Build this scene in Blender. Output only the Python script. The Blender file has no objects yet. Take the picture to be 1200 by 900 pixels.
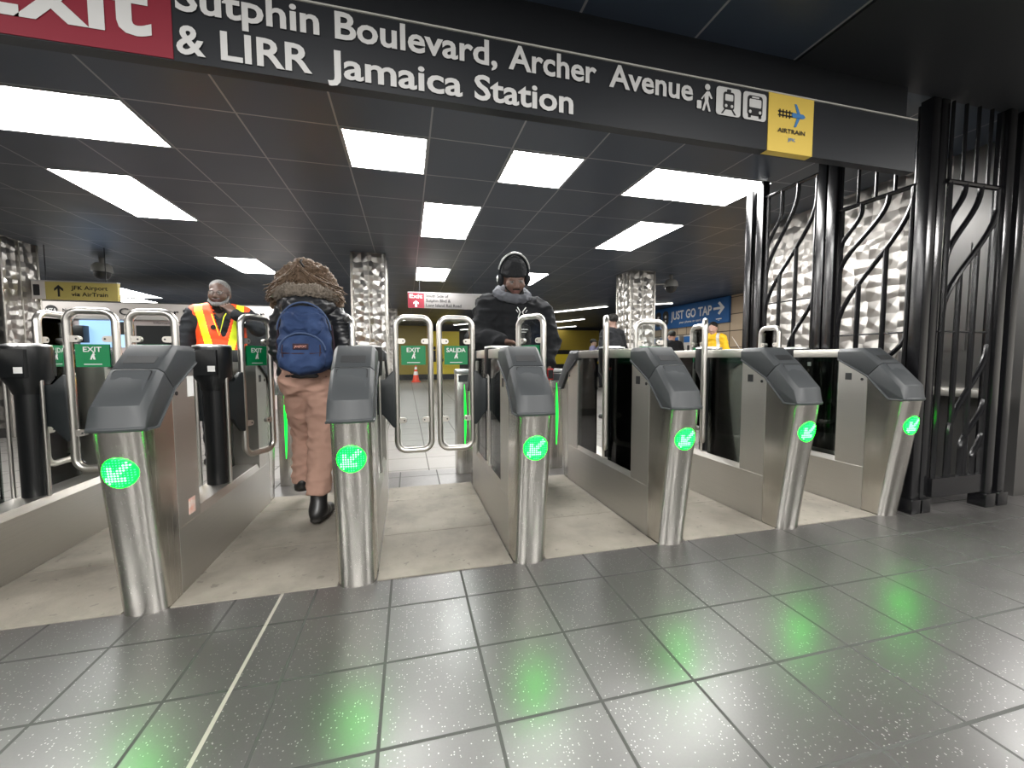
import bpy, bmesh, math, random
import numpy as np
from mathutils import Vector, Matrix, noise
R = math.radians
random.seed(7)
SC = bpy.context.scene
COL = SC.collection

# ------------------------------------------------------------------ materials
def mat(name, col=(.5, .5, .5), rough=.5, metal=0., spec=.5, emit=None, estr=0., coat=0.):
    m = bpy.data.materials.new(name); m.use_nodes = True
    b = m.node_tree.nodes['Principled BSDF']
    b.inputs['Base Color'].default_value = (*col, 1)
    b.inputs['Roughness'].default_value = rough
    b.inputs['Metallic'].default_value = metal
    b.inputs['Specular IOR Level'].default_value = spec
    b.inputs['Coat Weight'].default_value = coat
    if emit:
        b.inputs['Emission Color'].default_value = (*emit, 1)
        b.inputs['Emission Strength'].default_value = estr
    return m
def nd(m, t, **kw):
    n = m.node_tree.nodes.new(t)
    for k, v in kw.items(): setattr(n, k, v)
    return n
def ln(m, a, b): m.node_tree.links.new(a, b)
def bsdf(m): return m.node_tree.nodes['Principled BSDF']
def coords(m, scale=(1, 1, 1), loc=(0, 0, 0), space='Object', rot=(0, 0, 0)):
    tc = nd(m, 'ShaderNodeTexCoord'); mp = nd(m, 'ShaderNodeMapping')
    mp.inputs['Scale'].default_value = scale; mp.inputs['Location'].default_value = loc; mp.inputs['Rotation'].default_value = rot
    ln(m, tc.outputs[space], mp.inputs['Vector']); return mp.outputs['Vector']
def noise_n(m, vec, scale, detail=3., rough=.55):
    n = nd(m, 'ShaderNodeTexNoise'); n.inputs['Scale'].default_value = scale
    n.inputs['Detail'].default_value = detail; n.inputs['Roughness'].default_value = rough
    ln(m, vec, n.inputs['Vector']); return n.outputs['Fac']
def ramp(m, fac, stops):
    r = nd(m, 'ShaderNodeValToRGB'); el = r.color_ramp.elements
    while len(el) < len(stops): el.new(.5)
    for e, (p, c) in zip(el, stops): e.position = p; e.color = (*c, 1) if len(c) == 3 else c
    ln(m, fac, r.inputs['Fac']); return r.outputs['Color']
def bump(m, h, strength=.2, dist=.01):
    b = nd(m, 'ShaderNodeBump'); b.inputs['Strength'].default_value = strength; b.inputs['Distance'].default_value = dist
    ln(m, h, b.inputs['Height']); ln(m, b.outputs['Normal'], bsdf(m).inputs['Normal'])
def math_n(m, op, a, b=None, c=None):
    n = nd(m, 'ShaderNodeMath', operation=op)
    for i, v in enumerate((a, b, c)):
        if v is None: continue
        if isinstance(v, (int, float)): n.inputs[i].default_value = v
        else: ln(m, v, n.inputs[i])
    return n.outputs[0]
def mixc(m, fac, a, b):
    n = nd(m, 'ShaderNodeMix', data_type='RGBA')
    if isinstance(fac, (int, float)): n.inputs['Factor'].default_value = fac
    else: ln(m, fac, n.inputs['Factor'])
    for k, v in (('A', a), ('B', b)):
        s = [i for i in n.inputs if i.name == k and i.type == 'RGBA'][0]
        if isinstance(v, tuple): s.default_value = (*v, 1)
        else: ln(m, v, s)
    return [o for o in n.outputs if o.type == 'RGBA'][0]

def brushed(name, col, rough, stretch):
    m = mat(name, col, rough, 1.)
    v = coords(m, stretch)
    n = noise_n(m, v, 1., 4., .6)
    ln(m, ramp(m, n, [(.2, tuple(c * .9 for c in col)), (.8, tuple(min(1, c * 1.07) for c in col))]), bsdf(m).inputs['Base Color'])
    ln(m, math_n(m, 'MULTIPLY_ADD', n, .12, rough - .06), bsdf(m).inputs['Roughness'])
    bump(m, n, .06, .001)
    return m
M = {}
M['steel_v'] = brushed('brushed_steel_vertical', (.62, .60, .56), .25, (420, 420, 1.2))
M['steel_h'] = brushed('brushed_steel_lengthwise', (.57, .555, .52), .42, (300, 2, 380))
M['chrome'] = mat('satin_tube', (.68, .66, .62), .34, 1.)
M['clamp'] = mat('clamp_metal', (.62, .59, .54), .42, .8)
M['lid'] = mat('grey_plastic', (.036, .040, .043), .5)
M['screen'] = mat('screen_plastic', (.060, .065, .069), .36)
M['slot'] = mat('dark_slot', (.012, .013, .014), .5)
M['black'] = mat('black_plastic', (.010, .011, .012), .35)
M['blade'] = mat('blade_plastic', (.012, .016, .018), .5)
M['captop'] = mat('cap_top_metal', (.72, .73, .72), .32, .9)
M['white'] = mat('white_label', (.8, .8, .78), .5)
M['pinklabel'] = mat('iridescent_label', (.8, .5, .42), .35)
nn = M['pinklabel']; ln(nn, ramp(nn, noise_n(nn, coords(nn), 30.), [(.3, (.85, .8, .75)), (.6, (.85, .45, .35))]), bsdf(nn).inputs['Base Color'])
M['green_sign'] = mat('green_sign', (.0, .17, .055), .4)
M['letter'] = mat('white_lettering', (.64, .64, .63), .6)
M['letter_dark'] = mat('black_lettering', (.012, .012, .014), .5)
M['rubber'] = mat('rubber', (.015, .015, .015), .7)
M['iron'] = mat('black_gloss_paint', (.006, .006, .007), .22, 0., .6)
nn = M['iron']; bump(nn, noise_n(nn, coords(nn), 60., 2.), .08, .004)
M['rail'] = mat('rail_metal', (.52, .50, .46), .46, .9)
M['base_light'] = mat('frame_light', (.55, .54, .5), .5)

def glassy(name, tint, gloss, fac):
    m = bpy.data.materials.new(name); m.use_nodes = True; nt = m.node_tree; nt.nodes.clear()
    out = nt.nodes.new('ShaderNodeOutputMaterial'); mx = nt.nodes.new('ShaderNodeMixShader')
    tr = nt.nodes.new('ShaderNodeBsdfTransparent'); gl = nt.nodes.new('ShaderNodeBsdfGlossy'); fr = nt.nodes.new('ShaderNodeFresnel')
    fr.inputs['IOR'].default_value = fac
    tr.inputs['Color'].default_value = (*tint, 1); gl.inputs['Roughness'].default_value = gloss
    nt.links.new(fr.outputs[0], mx.inputs[0]); nt.links.new(tr.outputs[0], mx.inputs[1]); nt.links.new(gl.outputs[0], mx.inputs[2])
    nt.links.new(mx.outputs[0], out.inputs[0]); return m
M['glass'] = glassy('clear_glass', (.88, .9, .9), .02, 1.3)
M['smoke'] = glassy('smoked_glass', (.52, .56, .54), .04, 1.35)

M['led_base'] = mat('led_lens', (.0, .10, .03), .25, emit=(.0, 1., .006), estr=11.)
M['led_dot'] = mat('led_dot', (.3, 1, .5), .3, emit=(.010, 1., .014), estr=26.)
M['led_dim'] = mat('led_dot_dim', (.1, .6, .3), .3, emit=(.001, 1., .010), estr=13.)
M['strip'] = mat('green_reflection', (.0, .2, .06), .3, emit=(.0, 1., .03), estr=1.5)  # glow stands in for a green reflection on the pillar steel

# swirled (engine turned) sheet metal: rows of ground discs whose grain direction turns from cell to cell
def swirl(name, col, cell=.13, plane='xz', rgh=.34, bst=.36):
    m = mat(name, col, .26, 1.)
    sep = nd(m, 'ShaderNodeSeparateXYZ'); tc = nd(m, 'ShaderNodeTexCoord'); ln(m, tc.outputs['Object'], sep.inputs[0])
    if plane == 'xz': a = math_n(m, 'ADD', sep.outputs['X'], sep.outputs['Y'])
    else: a = math_n(m, 'MULTIPLY', sep.outputs['Y'], 1.)
    b = sep.outputs['Z']
    cmb = nd(m, 'ShaderNodeCombineXYZ'); ln(m, a, cmb.inputs['X']); ln(m, b, cmb.inputs['Y'])
    vo = nd(m, 'ShaderNodeTexVoronoi', voronoi_dimensions='2D', feature='F1'); vo.inputs['Scale'].default_value = 1 / cell
    vo.inputs['Randomness'].default_value = .38
    ln(m, cmb.outputs[0], vo.inputs['Vector'])
    sub = nd(m, 'ShaderNodeVectorMath', operation='SUBTRACT'); ln(m, cmb.outputs[0], sub.inputs[0])
    ln(m, vo.outputs['Position'], sub.inputs[1])
    s2 = nd(m, 'ShaderNodeSeparateXYZ'); ln(m, sub.outputs[0], s2.inputs[0])
    ang = math_n(m, 'ARCTAN2', s2.outputs['Y'], s2.outputs['X'])
    rnd = nd(m, 'ShaderNodeSeparateColor'); ln(m, vo.outputs['Color'], rnd.inputs[0])
    ph = math_n(m, 'MULTIPLY_ADD', rnd.outputs[0], 2.5, math_n(m, 'MULTIPLY', ang, 2.))
    w = math_n(m, 'SINE', ph)
    d = math_n(m, 'MULTIPLY', vo.outputs['Distance'], 1.)
    hgt = math_n(m, 'MULTIPLY', w, d)
    bump(m, hgt, bst, .040 * cell / .085)
    n = noise_n(m, coords(m, (1, 1, 1)), 14., 3.)
    ln(m, math_n(m, 'MULTIPLY_ADD', n, .14, rgh - .07), bsdf(m).inputs['Roughness'])
    return m
M['swirl'] = swirl('swirled_sheet_metal', (.47, .455, .43))
M['swirl_y'] = swirl('swirled_wall_metal', (.34, .325, .305), .13, 'yz', .40, .34)

# floor: speckled dark tiles
def floor_mat(name, base, hi, grout, tile, ox, oy, speck, rough, rot=0., joint=None, gw=.010, spec=.5):
    m = mat(name, base, rough, 0, spec)
    sep = nd(m, 'ShaderNodeSeparateXYZ'); ln(m, coords(m, rot=(0, 0, rot)), sep.inputs[0])
    def line(c, o, t=tile, w=gw):
        f = math_n(m, 'FRACT', math_n(m, 'DIVIDE', math_n(m, 'SUBTRACT', c, o), t))
        e = math_n(m, 'MINIMUM', f, math_n(m, 'SUBTRACT', 1., f))
        return math_n(m, 'LESS_THAN', e, w / t / 2 * 1.)
    g = math_n(m, 'MAXIMUM', line(sep.outputs['X'], ox), line(sep.outputs['Y'], oy))
    v = coords(m)
    big = noise_n(m, v, 2.2, 4.)
    fine = noise_n(m, v, 160., 2.)
    c = mixc(m, big, base, hi)
    c = mixc(m, math_n(m, 'MULTIPLY', fine, .5), c, tuple(x * .55 for x in base))
    if speck:
        vo = nd(m, 'ShaderNodeTexVoronoi'); vo.inputs['Scale'].default_value = 130.; ln(m, v, vo.inputs['Vector'])
        sc = nd(m, 'ShaderNodeSeparateColor'); ln(m, vo.outputs['Color'], sc.inputs[0])
        s = math_n(m, 'MULTIPLY', math_n(m, 'LESS_THAN', vo.outputs['Distance'], .25), math_n(m, 'GREATER_THAN', sc.outputs[0], .72))
        c = mixc(m, math_n(m, 'MULTIPLY', s, .6), c, (.40, .40, .38))
    c = mixc(m, g, c, grout)
    if joint is not None:
        jl = math_n(m, 'LESS_THAN', math_n(m, 'ABSOLUTE', math_n(m, 'SUBTRACT', sep.outputs['X'], joint)), .006)
        c = mixc(m, jl, c, (.30, .28, .24))
    ln(m, c, bsdf(m).inputs['Base Color'])
    r = math_n(m, 'MULTIPLY_ADD', noise_n(m, v, 5., 3.), .10, rough - .05)
    ln(m, math_n(m, 'MAXIMUM', r, math_n(m, 'MULTIPLY', g, .8)), bsdf(m).inputs['Roughness'])
    h = math_n(m, 'SUBTRACT', 1., g)
    bump(m, h, .35, .003)
    return m
M['floor'] = floor_mat('dark_speckled_tile', (.050, .047, .046), (.072, .068, .066), (.024, .024, .022), .3116, -.097, 1.9774 + .0, True, .31, R(.45), spec=.9, joint=-.545)
M['floor_back'] = floor_mat('pale_hall_tile', (.17, .162, .15), (.22, .212, .196), (.07, .065, .06), .45, .18, 3.3, False, .4, gw=.01)
M['pad'] = mat('beige_concrete', (.30, .27, .225), .72)
nn = M['pad']; v = coords(nn)
c1 = ramp(nn, noise_n(nn, v, 3.2, 6., .65), [(.25, (.14, .126, .106)), (.55, (.225, .205, .172)), (.8, (.27, .248, .21))])
c2 = mixc(nn, math_n(nn, 'MULTIPLY', math_n(nn, 'GREATER_THAN', noise_n(nn, v, 21., 2.), .68), .5), c1, (.10, .09, .075))
ln(nn, c2, bsdf(nn).inputs['Base Color']); bump(nn, noise_n(nn, v, 90., 3.), .2, .004)
# ceiling: black 61 cm panels in a thin grey grid
m = mat('black_ceiling_panel', (.02, .022, .026), .35)
sep = nd(m, 'ShaderNodeSeparateXYZ'); ln(m, coords(m), sep.inputs[0])
def cl(c, o):
    f = math_n(m, 'FRACT', math_n(m, 'DIVIDE', math_n(m, 'SUBTRACT', c, o), .61))
    e = math_n(m, 'MINIMUM', f, math_n(m, 'SUBTRACT', 1., f)); return math_n(m, 'LESS_THAN', e, .010)
g = math_n(m, 'MAXIMUM', cl(sep.outputs['X'], .19), cl(sep.outputs['Y'], 3.085))
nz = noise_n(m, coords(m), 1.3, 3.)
ln(m, mixc(m, g, mixc(m, nz, (.028, .040, .062), (.048, .064, .092)), (.26, .26, .27)), bsdf(m).inputs['Base Color'])  # blue-grey tone: lens glare over the black panels, put into their colour
ln(m, math_n(m, 'MULTIPLY_ADD', nz, .2, .28), bsdf(m).inputs['Roughness'])
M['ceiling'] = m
M['soffit'] = mat('dark_soffit', (.016, .018, .022), .45)
M['diffuser'] = mat('light_diffuser', (.9, .9, .9), .5, emit=(1., .985, .96), estr=17.)
M['tube'] = mat('light_tube', (.9, .9, .9), .5, emit=(1., .97, .9), estr=6.)
M['trim'] = mat('light_trim', (.5, .5, .5), .4, .6)
M['wall'] = mat('dark_wall', (.05, .05, .05), .7)
M['wall_pale'] = mat('pale_tiled_wall', (.45, .43, .40), .5)
M['wall_grey'] = mat('plain_steel_wall', (.15, .147, .143), .3, .85)
m = mat('beige_wall_tile', (.42, .33, .23), .45)
br = nd(m, 'ShaderNodeTexBrick'); br.offset = 0.
tc = nd(m, 'ShaderNodeTexCoord'); sp = nd(m, 'ShaderNodeSeparateXYZ'); cb = nd(m, 'ShaderNodeCombineXYZ')
ln(m, tc.outputs['Object'], sp.inputs[0]); ln(m, sp.outputs['Y'], cb.inputs['X']); ln(m, sp.outputs['Z'], cb.inputs['Y']); ln(m, cb.outputs[0], br.inputs['Vector'])
br.inputs['Scale'].default_value = 1.; br.inputs['Brick Width'].default_value = .42; br.inputs['Row Height'].default_value = .42; br.inputs['Mortar Size'].default_value = .012
br.inputs['Color1'].default_value = (.46, .36, .25, 1); br.inputs['Color2'].default_value = (.38, .29, .2, 1); br.inputs['Mortar'].default_value = (.06, .045, .03, 1)
ln(m, br.outputs['Color'], bsdf(m).inputs['Base Color']); M['beige'] = m
M['sign_black'] = mat('sign_black', (.010, .012, .016), .45)
M['sign_red'] = mat('sign_red', (.23, .012, .028), .5)
M['sign_yellow'] = mat('sign_yellow', (.78, .56, .10), .5)
M['sign_pale_yellow'] = mat('sign_pale_yellow', (.52, .43, .13), .55)
M['sign_grey'] = mat('sign_pale_grey', (.26, .25, .245), .6)
M['blue'] = mat('poster_blue', (.006, .085, .27), .6)
M['arrowblue'] = mat('emblem_blue', (.06, .22, .50), .5)
M['ad_yellow'] = mat('advert_yellow', (.72, .56, .03), .45)
M['ad_mustard'] = mat('advert_mustard', (.34, .25, .03), .45)
M['fascia'] = mat('fascia_white', (.62, .58, .55), .45)
M['pink'] = mat('booth_panel', (.62, .52, .50), .5)
M['poster'] = mat('lit_screen', (.25, .4, .6), .3, emit=(.3, .5, .8), estr=.8)
M['cone'] = mat('cone_orange', (.75, .06, .02), .5)
M['cone_white'] = mat('cone_white', (.8, .8, .78), .4)
M['cam'] = mat('camera_housing', (.25, .25, .24), .4)

# ------------------------------------------------------------------ object helpers
def link(name, me, parent=None, mats=()):
    o = bpy.data.objects.new(name, me); COL.objects.link(o)
    for m in mats: me.materials.append(m)
    if parent: o.parent = parent
    return o
def finish(name, bm, mats, parent=None, smooth=None, bevel=0, recalc=True):
    if recalc: bmesh.ops.recalc_face_normals(bm, faces=bm.faces[:])
    if bevel:
        es = [e for e in bm.edges if len(e.link_faces) == 2 and e.calc_face_angle(0) > .5]
        bmesh.ops.bevel(bm, geom=es, offset=bevel, segments=2, profile=.5, affect='EDGES', clamp_overlap=True)
    me = bpy.data.meshes.new(name); bm.to_mesh(me); bm.free()
    if not isinstance(mats, (list, tuple)): mats = [mats]
    o = link(name, me, parent, mats)
    if smooth is not None:
        me.shade_smooth() if hasattr(me, 'shade_smooth') else None
        if smooth > 0: me.set_sharp_from_angle(angle=R(smooth))
    return o
def tag(o, label, cat=None, group=None, kind=None):
    if label: o['label'] = label
    if cat: o['category'] = cat
    if group: o['group'] = group
    if kind: o['kind'] = kind
    return o
def thing(name, loc, label, cat, group=None, rz=0.):
    o = bpy.data.objects.new(name, None); COL.objects.link(o); o.location = loc; o.rotation_euler[2] = rz
    o.empty_display_size = .1
    return tag(o, label, cat, group)
def copy_tree(o, parent=None):
    c = o.copy(); COL.objects.link(c); c.parent = parent
    for ch in o.children: copy_tree(ch, c)
    return c
def box_in(bm, x0, x1, y0, y1, z0, z1, mi=0):
    v = [bm.verts.new((x, y, z)) for z in (z0, z1) for x, y in ((x0, y0), (x1, y0), (x1, y1), (x0, y1))]
    for q in ((3, 2, 1, 0), (4, 5, 6, 7), (0, 1, 5, 4), (1, 2, 6, 5), (2, 3, 7, 6), (3, 0, 4, 7)):
        bm.faces.new([v[i] for i in q]).material_index = mi
def box(name, x0, x1, y0, y1, z0, z1, m, parent=None, bevel=0):
    bm = bmesh.new(); box_in(bm, x0, x1, y0, y1, z0, z1); return finish(name, bm, m, parent, bevel=bevel, smooth=30 if bevel else None)
def tube_in(bm, pts, r, n=10, closed=False, mi=0, caps=True):
    pts = [Vector(p) for p in pts]; k = len(pts); rings = []
    rr = r if isinstance(r, (list, tuple)) else [r] * k
    up = None
    for i, p in enumerate(pts):
        a = pts[(i - 1) % k] if (closed or i > 0) else p
        b = pts[(i + 1) % k] if (closed or i < k - 1) else p
        t = (b - a).normalized()
        if up is None:
            up = Vector((0, 0, 1)) if abs(t.z) < .9 else Vector((0, 1, 0))
        s = t.cross(up)
        if s.length < 1e-4: s = t.orthogonal()
        s.normalize(); u = s.cross(t).normalized(); up = u
        rings.append([bm.verts.new(p + (s * math.cos(q * 2 * math.pi / n) + u * math.sin(q * 2 * math.pi / n)) * rr[i]) for q in range(n)])
    for i in range(k if closed else k - 1):
        A, B = rings[i], rings[(i + 1) % k]
        off = 0
        if closed and i == k - 1:
            off = min(range(n), key=lambda f: (A[0].co - B[f].co).length)
        for q in range(n):
            f = bm.faces.new((A[q], A[(q + 1) % n], B[(q + 1 + off) % n], B[(q + off) % n])); f.material_index = mi; f.smooth = True
    if not closed and caps:
        bm.faces.new(rings[0][::-1]).material_index = mi; bm.faces.new(rings[-1]).material_index = mi
def tube(name, pts, r, m, parent=None, n=10, closed=False):
    bm = bmesh.new(); tube_in(bm, pts, r, n, closed); return finish(name, bm, m, parent, smooth=40)
def lathe_in(bm, prof, cx=0, cy=0, n=28, mi=0):
    rings = []
    for r, z in prof:
        rings.append([bm.verts.new((cx + r * math.cos(2 * math.pi * q / n), cy + r * math.sin(2 * math.pi * q / n), z)) for q in range(n)])
    for A, B in zip(rings, rings[1:]):
        for q in range(n): bm.faces.new((A[q], A[(q + 1) % n], B[(q + 1) % n], B[q])).material_index = mi
    bm.faces.new(rings[0][::-1]).material_index = mi; bm.faces.new(rings[-1]).material_index = mi
def lathe(name, prof, m, parent=None, cx=0, cy=0, n=28, smooth=35):
    bm = bmesh.new(); lathe_in(bm, prof, cx, cy, n); return finish(name, bm, m, parent, smooth=smooth)
def prism_in(bm, poly, y0, y1, mi=0):           # polygon in x,z pushed from y0 to y1
    a = [bm.verts.new((x, y0, z)) for x, z in poly]; b = [bm.verts.new((x, y1, z)) for x, z in poly]
    bm.faces.new(a).material_index = mi; bm.faces.new(b[::-1]).material_index = mi
    n = len(poly)
    for i in range(n): bm.faces.new((a[i], b[i], b[(i + 1) % n], a[(i + 1) % n])).material_index = mi
def rrect(x0, x1, z0, z1, r, n=5):
    P = []
    for cx, cz, a0 in ((x1 - r, z1 - r, 0), (x0 + r, z1 - r, 90), (x0 + r, z0 + r, 180), (x1 - r, z0 + r, 270)):
        for i in range(n + 1):
            a = R(a0 + 90 * i / n); P.append((cx + r * math.cos(a), cz + r * math.sin(a)))
    return P
def circ(cx, cz, r, n=20): return [(cx + r * math.cos(2 * math.pi * i / n), cz + r * math.sin(2 * math.pi * i / n)) for i in range(n)]
_tc = {}
def text_polys(s, bold=.0):
    """mesh of a string in the x,z plane, first glyph at x = 0, baseline at z = 0, cap height about .7"""
    key = (s, bold)
    if key not in _tc:
        cu = bpy.data.curves.new('lettering', 'FONT'); cu.body = s; cu.offset = bold; cu.resolution_u = 3; cu.extrude = 0.
        o = bpy.data.objects.new('lettering', cu); COL.objects.link(o)
        dg = bpy.context.evaluated_depsgraph_get(); dg.update()
        me = o.evaluated_get(dg).to_mesh()
        V = [tuple(v.co) for v in me.vertices]; F = [tuple(p.vertices) for p in me.polygons]
        o.evaluated_get(dg).to_mesh_clear(); bpy.data.objects.remove(o); bpy.data.curves.remove(cu)
        _tc[key] = (V, F)
    return _tc[key]
def text_in(bm, s, x0, z0, y, cap=None, x1=None, bold=.018, mi=0, sx=1.):
    """lettering that faces -y; x1 fits the width, cap gives the capital height"""
    V, F = text_polys(s, bold)
    lx = min(v[0] for v in V); hx = max(v[0] for v in V)
    kz = cap / .73
    kx = (x1 - x0) / (hx - lx) if x1 is not None else kz * sx
    vs = [bm.verts.new((x0 + (v[0] - lx) * kx, y, z0 + v[1] * kz)) for v in V]
    for f in F:
        try: q = bm.faces.new([vs[i] for i in f]); q.material_index = mi
        except ValueError: pass
def loft_x(bm, xs, prof, mi=0):
    """closed profiles prof(x) -> [(y,z)...] joined along x, ends capped"""
    L = [[bm.verts.new((x, y, z)) for y, z in prof(x)] for x in xs]
    n = len(L[0])
    for A, B in zip(L, L[1:]):
        for i in range(n): bm.faces.new((A[i], A[(i + 1) % n], B[(i + 1) % n], B[i])).material_index = mi
    bm.faces.new(L[0]).material_index = mi; bm.faces.new(L[-1][::-1]).material_index = mi
# ------------------------------------------------------------------ the setting
def struct(name, o): o['kind'] = 'structure'; o.name = name; return o
HC = 2.574
struct('floor', box('floor', -10, 8, -6, 3.70, -.1, 0, M['floor']))
struct('floor_hall', box('floor_hall', -10, 14, 3.70, 26, -.1, 0, M['floor_back']))
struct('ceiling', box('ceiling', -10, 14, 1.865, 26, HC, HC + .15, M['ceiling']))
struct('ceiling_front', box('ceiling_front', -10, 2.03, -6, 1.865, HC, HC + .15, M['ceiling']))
struct('ceiling_soffit', box('ceiling_soffit', 2.03, 8, -6, 1.865, HC - .012, HC + .15, M['soffit']))
struct('wall_far', box('wall_far', -10, 14, 24, 24.2, 0, HC, M['wall']))
struct('wall_left', box('wall_left', -10.2, -10, -6, 26, 0, HC, M['wall']))
struct('wall_back', box('wall_back', -10, 8, -6.2, -6, 0, HC, M['wall_pale']))
struct('wall_hall', box('wall_hall', 8, 8.2, 4.6, 12.2, 0, HC, M['beige']))
struct('wall_right', box('wall_right', 8, 8.2, -6, 4.6, 0, HC, M['wall_pale']))
# lane pads of beige concrete between the gates
LX = [(-1.742, -1.1), (-.942, -.31), (-.148, .488), (.652, 1.285), (1.452, 2.072), (2.235, 2.865)]
for a, b in LX:
    bm = bmesh.new()
    for y0, y1 in ((1.885, 2.36), (2.364, 2.93), (2.934, 3.24)): box_in(bm, a + .003, b - .003, y0, y1, 0, .005)
    struct('floor_pad', finish('floor_pad', bm, M['pad']))
# side wall behind the fence: swirled sheet metal, then plain steel with a counter
bm = bmesh.new(); box_in(bm, 4.2, 4.5, 2.36, 4.30, 0, HC, 0); box_in(bm, 4.2, 4.5, 1.905, 2.36, 0, HC, 1)
box_in(bm, 4.192, 4.2, 2.22, 2.62, 1.05, 1.87, 1); box_in(bm, 4.192, 4.2, 2.36, 2.66, 0, 1.05, 1)
struct('wall_side', finish('wall_side', bm, [M['swirl_y'], M['wall_grey']]))
ct = box('wall_counter', 4.02, 4.2, 2.02, 2.62, .70, .76, M['rail'], bevel=.008)
tag(ct, 'pale metal shelf on the steel wall behind the black fence', 'shelf')
ct.name = 'wall_shelf'

# ------------------------------------------------------------------ columns clad in swirled metal
def column(x0, x1, y0, y1, label, collar=False):
    t = thing('clad_column', ((x0 + x1) / 2, (y0 + y1) / 2, 0), label, 'column', 'swirled metal columns')
    w, d = (x1 - x0) / 2, (y1 - y0) / 2
    k = finish('cladding', (lambda b: (box_in(b, -w, w, -d, d, 0, HC), b)[1])(bmesh.new()), M['swirl'], t)
    for sx in (-1, 1):
        for sy in (-1, 1):
            box('corner_strip', sx * w - .014, sx * w + .014, sy * d - .014, sy * d + .014, 0, HC, M['rail'], t, .004)
    box('seam_strip', -.008, .008, -d - .006, -d + .004, 0, HC, M['rail'], t)
    box('seam_strip', -w - .006, -w + .004, -.008, .008, 0, HC, M['rail'], t)
    box('seam_strip', w - .004, w + .006, -.008, .008, 0, HC, M['rail'], t)
    bm = bmesh.new()
    for a, b, c, e in ((-w - .01, w + .01, -d - .01, -d), (-w - .01, w + .01, d, d + .01), (-w - .01, -w, -d, d), (w, w + .01, -d, d)): box_in(bm, a, b, c, e, .0, .12)
    finish('kick_plate', bm, M['wall_grey'], t)
    return t
column(-.765, -.285, 6.55, 7.0, 'swirled metal column rising right behind the woman with the blue backpack')
column(3.93, 4.41, 6.70, 7.2, 'swirled metal column seen beyond the gates, left of the blue tap sign')
column(-5.5, -4.94, 6.70, 7.25, 'swirled metal column cut by the photo\'s left edge, beside the yellow airport sign')
column(-.75, -.26, 13.6, 14.05, 'farthest swirled metal column, half hidden behind the column by the woman')

# ------------------------------------------------------------------ ceiling lights
def panel(x0, x1, y0, y1, label):
    t = thing('ceiling_light', ((x0 + x1) / 2, (y0 + y1) / 2, HC), label, 'ceiling light', 'recessed ceiling light panels')
    w, d = (x1 - x0) / 2, (y1 - y0) / 2
    bm = bmesh.new()
    for a, b, c, e in ((-w, w, -d, -d + .012), (-w, w, d - .012, d), (-w, -w + .012, -d + .012, d - .012), (w - .012, w, -d + .012, d - .012)): box_in(bm, a, b, c, e, -.006, .0)
    finish('frame', bm, M['trim'], t)
    box('diffuser', -w + .012, w - .012, -d + .012, d - .012, -.004, -.0005, M['diffuser'], t)
    return t
cx = lambda i: .19 + .61 * i
ry = lambda j: 3.085 + .61 * j
def P(i0, i1, j0, j1, l): panel(cx(i0) + .01, cx(i1) - .01, ry(j0) + .01, ry(j1) - .01, l)
P(-5, -3, 0, 1, 'wide lit ceiling panel cut by the photo\'s left edge under the red exit sign')
P(-1, 0, 0, 1, 'square lit ceiling panel just below the word Jamaica on the black sign')
P(1, 2, 0, 1, 'square lit ceiling panel just below the end of the word Station')
P(3, 5, 0, 1, 'wide lit ceiling panel under the yellow square at the sign\'s end')
P(-5, -4, 2, 4, 'lit ceiling panel lying lengthwise just beyond the wide panel at the left')
P(0, 1, 2, 4, 'lit ceiling panel in the middle, behind the two square panels')
P(4, 5, 2, 4, 'lit ceiling panel beyond the wide panel nearest the black fence')
P(-5, -4, 7, 9, 'lit ceiling panel above the man in the orange vest')
P(0, 1, 7, 9, 'small far lit ceiling panel directly above the hanging red and white exit sign')
P(3, 4, 7, 9, 'lit ceiling panel just right of the hooded man\'s head')
panel(-7.6, -6.05, 10.9, 12.6, 'distant lit ceiling panel right beside the yellow airport sign')
panel(-7.5, -6.65, 12.9, 14.5, 'farthest lit ceiling panel above the white customer booth, behind another')
panel(-5.3, -4.7, 15.5, 17.2, 'distant lit ceiling panel behind the orange-vested man\'s raised arm')
def linear(a, b, label, r=.05):
    a = Vector((a[0], a[1], 0)); b = Vector((b[0], b[1], 0)); d = b - a
    t = thing('ceiling_strip_light', (*((a + b) / 2).xy, HC), label, 'ceiling light', 'far linear ceiling lights', math.atan2(d.y, d.x))
    L = d.length / 2
    box('housing', -L, L, -r - .02, r + .02, -.010, 0, M['trim'], t)
    box('diffuser', -L + .01, L - .01, -r, r, -.018, -.010, M['tube'], t, .003)
linear((4.9, 13.3), (5.94, 11.5), 'long thin strip light behind the hooded man\'s shoulder, nearest of its row', .07)
linear((6.3, 16.9), (6.95, 15.4), 'thin strip light behind the hooded man, second of the row')
linear((7.3, 20.6), (8.1, 18.9), 'thin strip light above the yellow advert behind the hooded man, third of the row')
linear((-.36, 17.9), (.54, 16.5), 'thin strip light seen through the top of the EXIT paddle')
linear((2.2, 19.4), (3.2, 17.8), 'thin strip light seen through the top of the SALIDA paddle')
linear((2.9, 22.6), (4.0, 21.0), 'thin strip light low behind the SALIDA paddle, beyond the other strip')
linear((6.75, 10.9), (7.45, 10.4), 'short strip light between the right column and the blue tap sign', .06)

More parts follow.
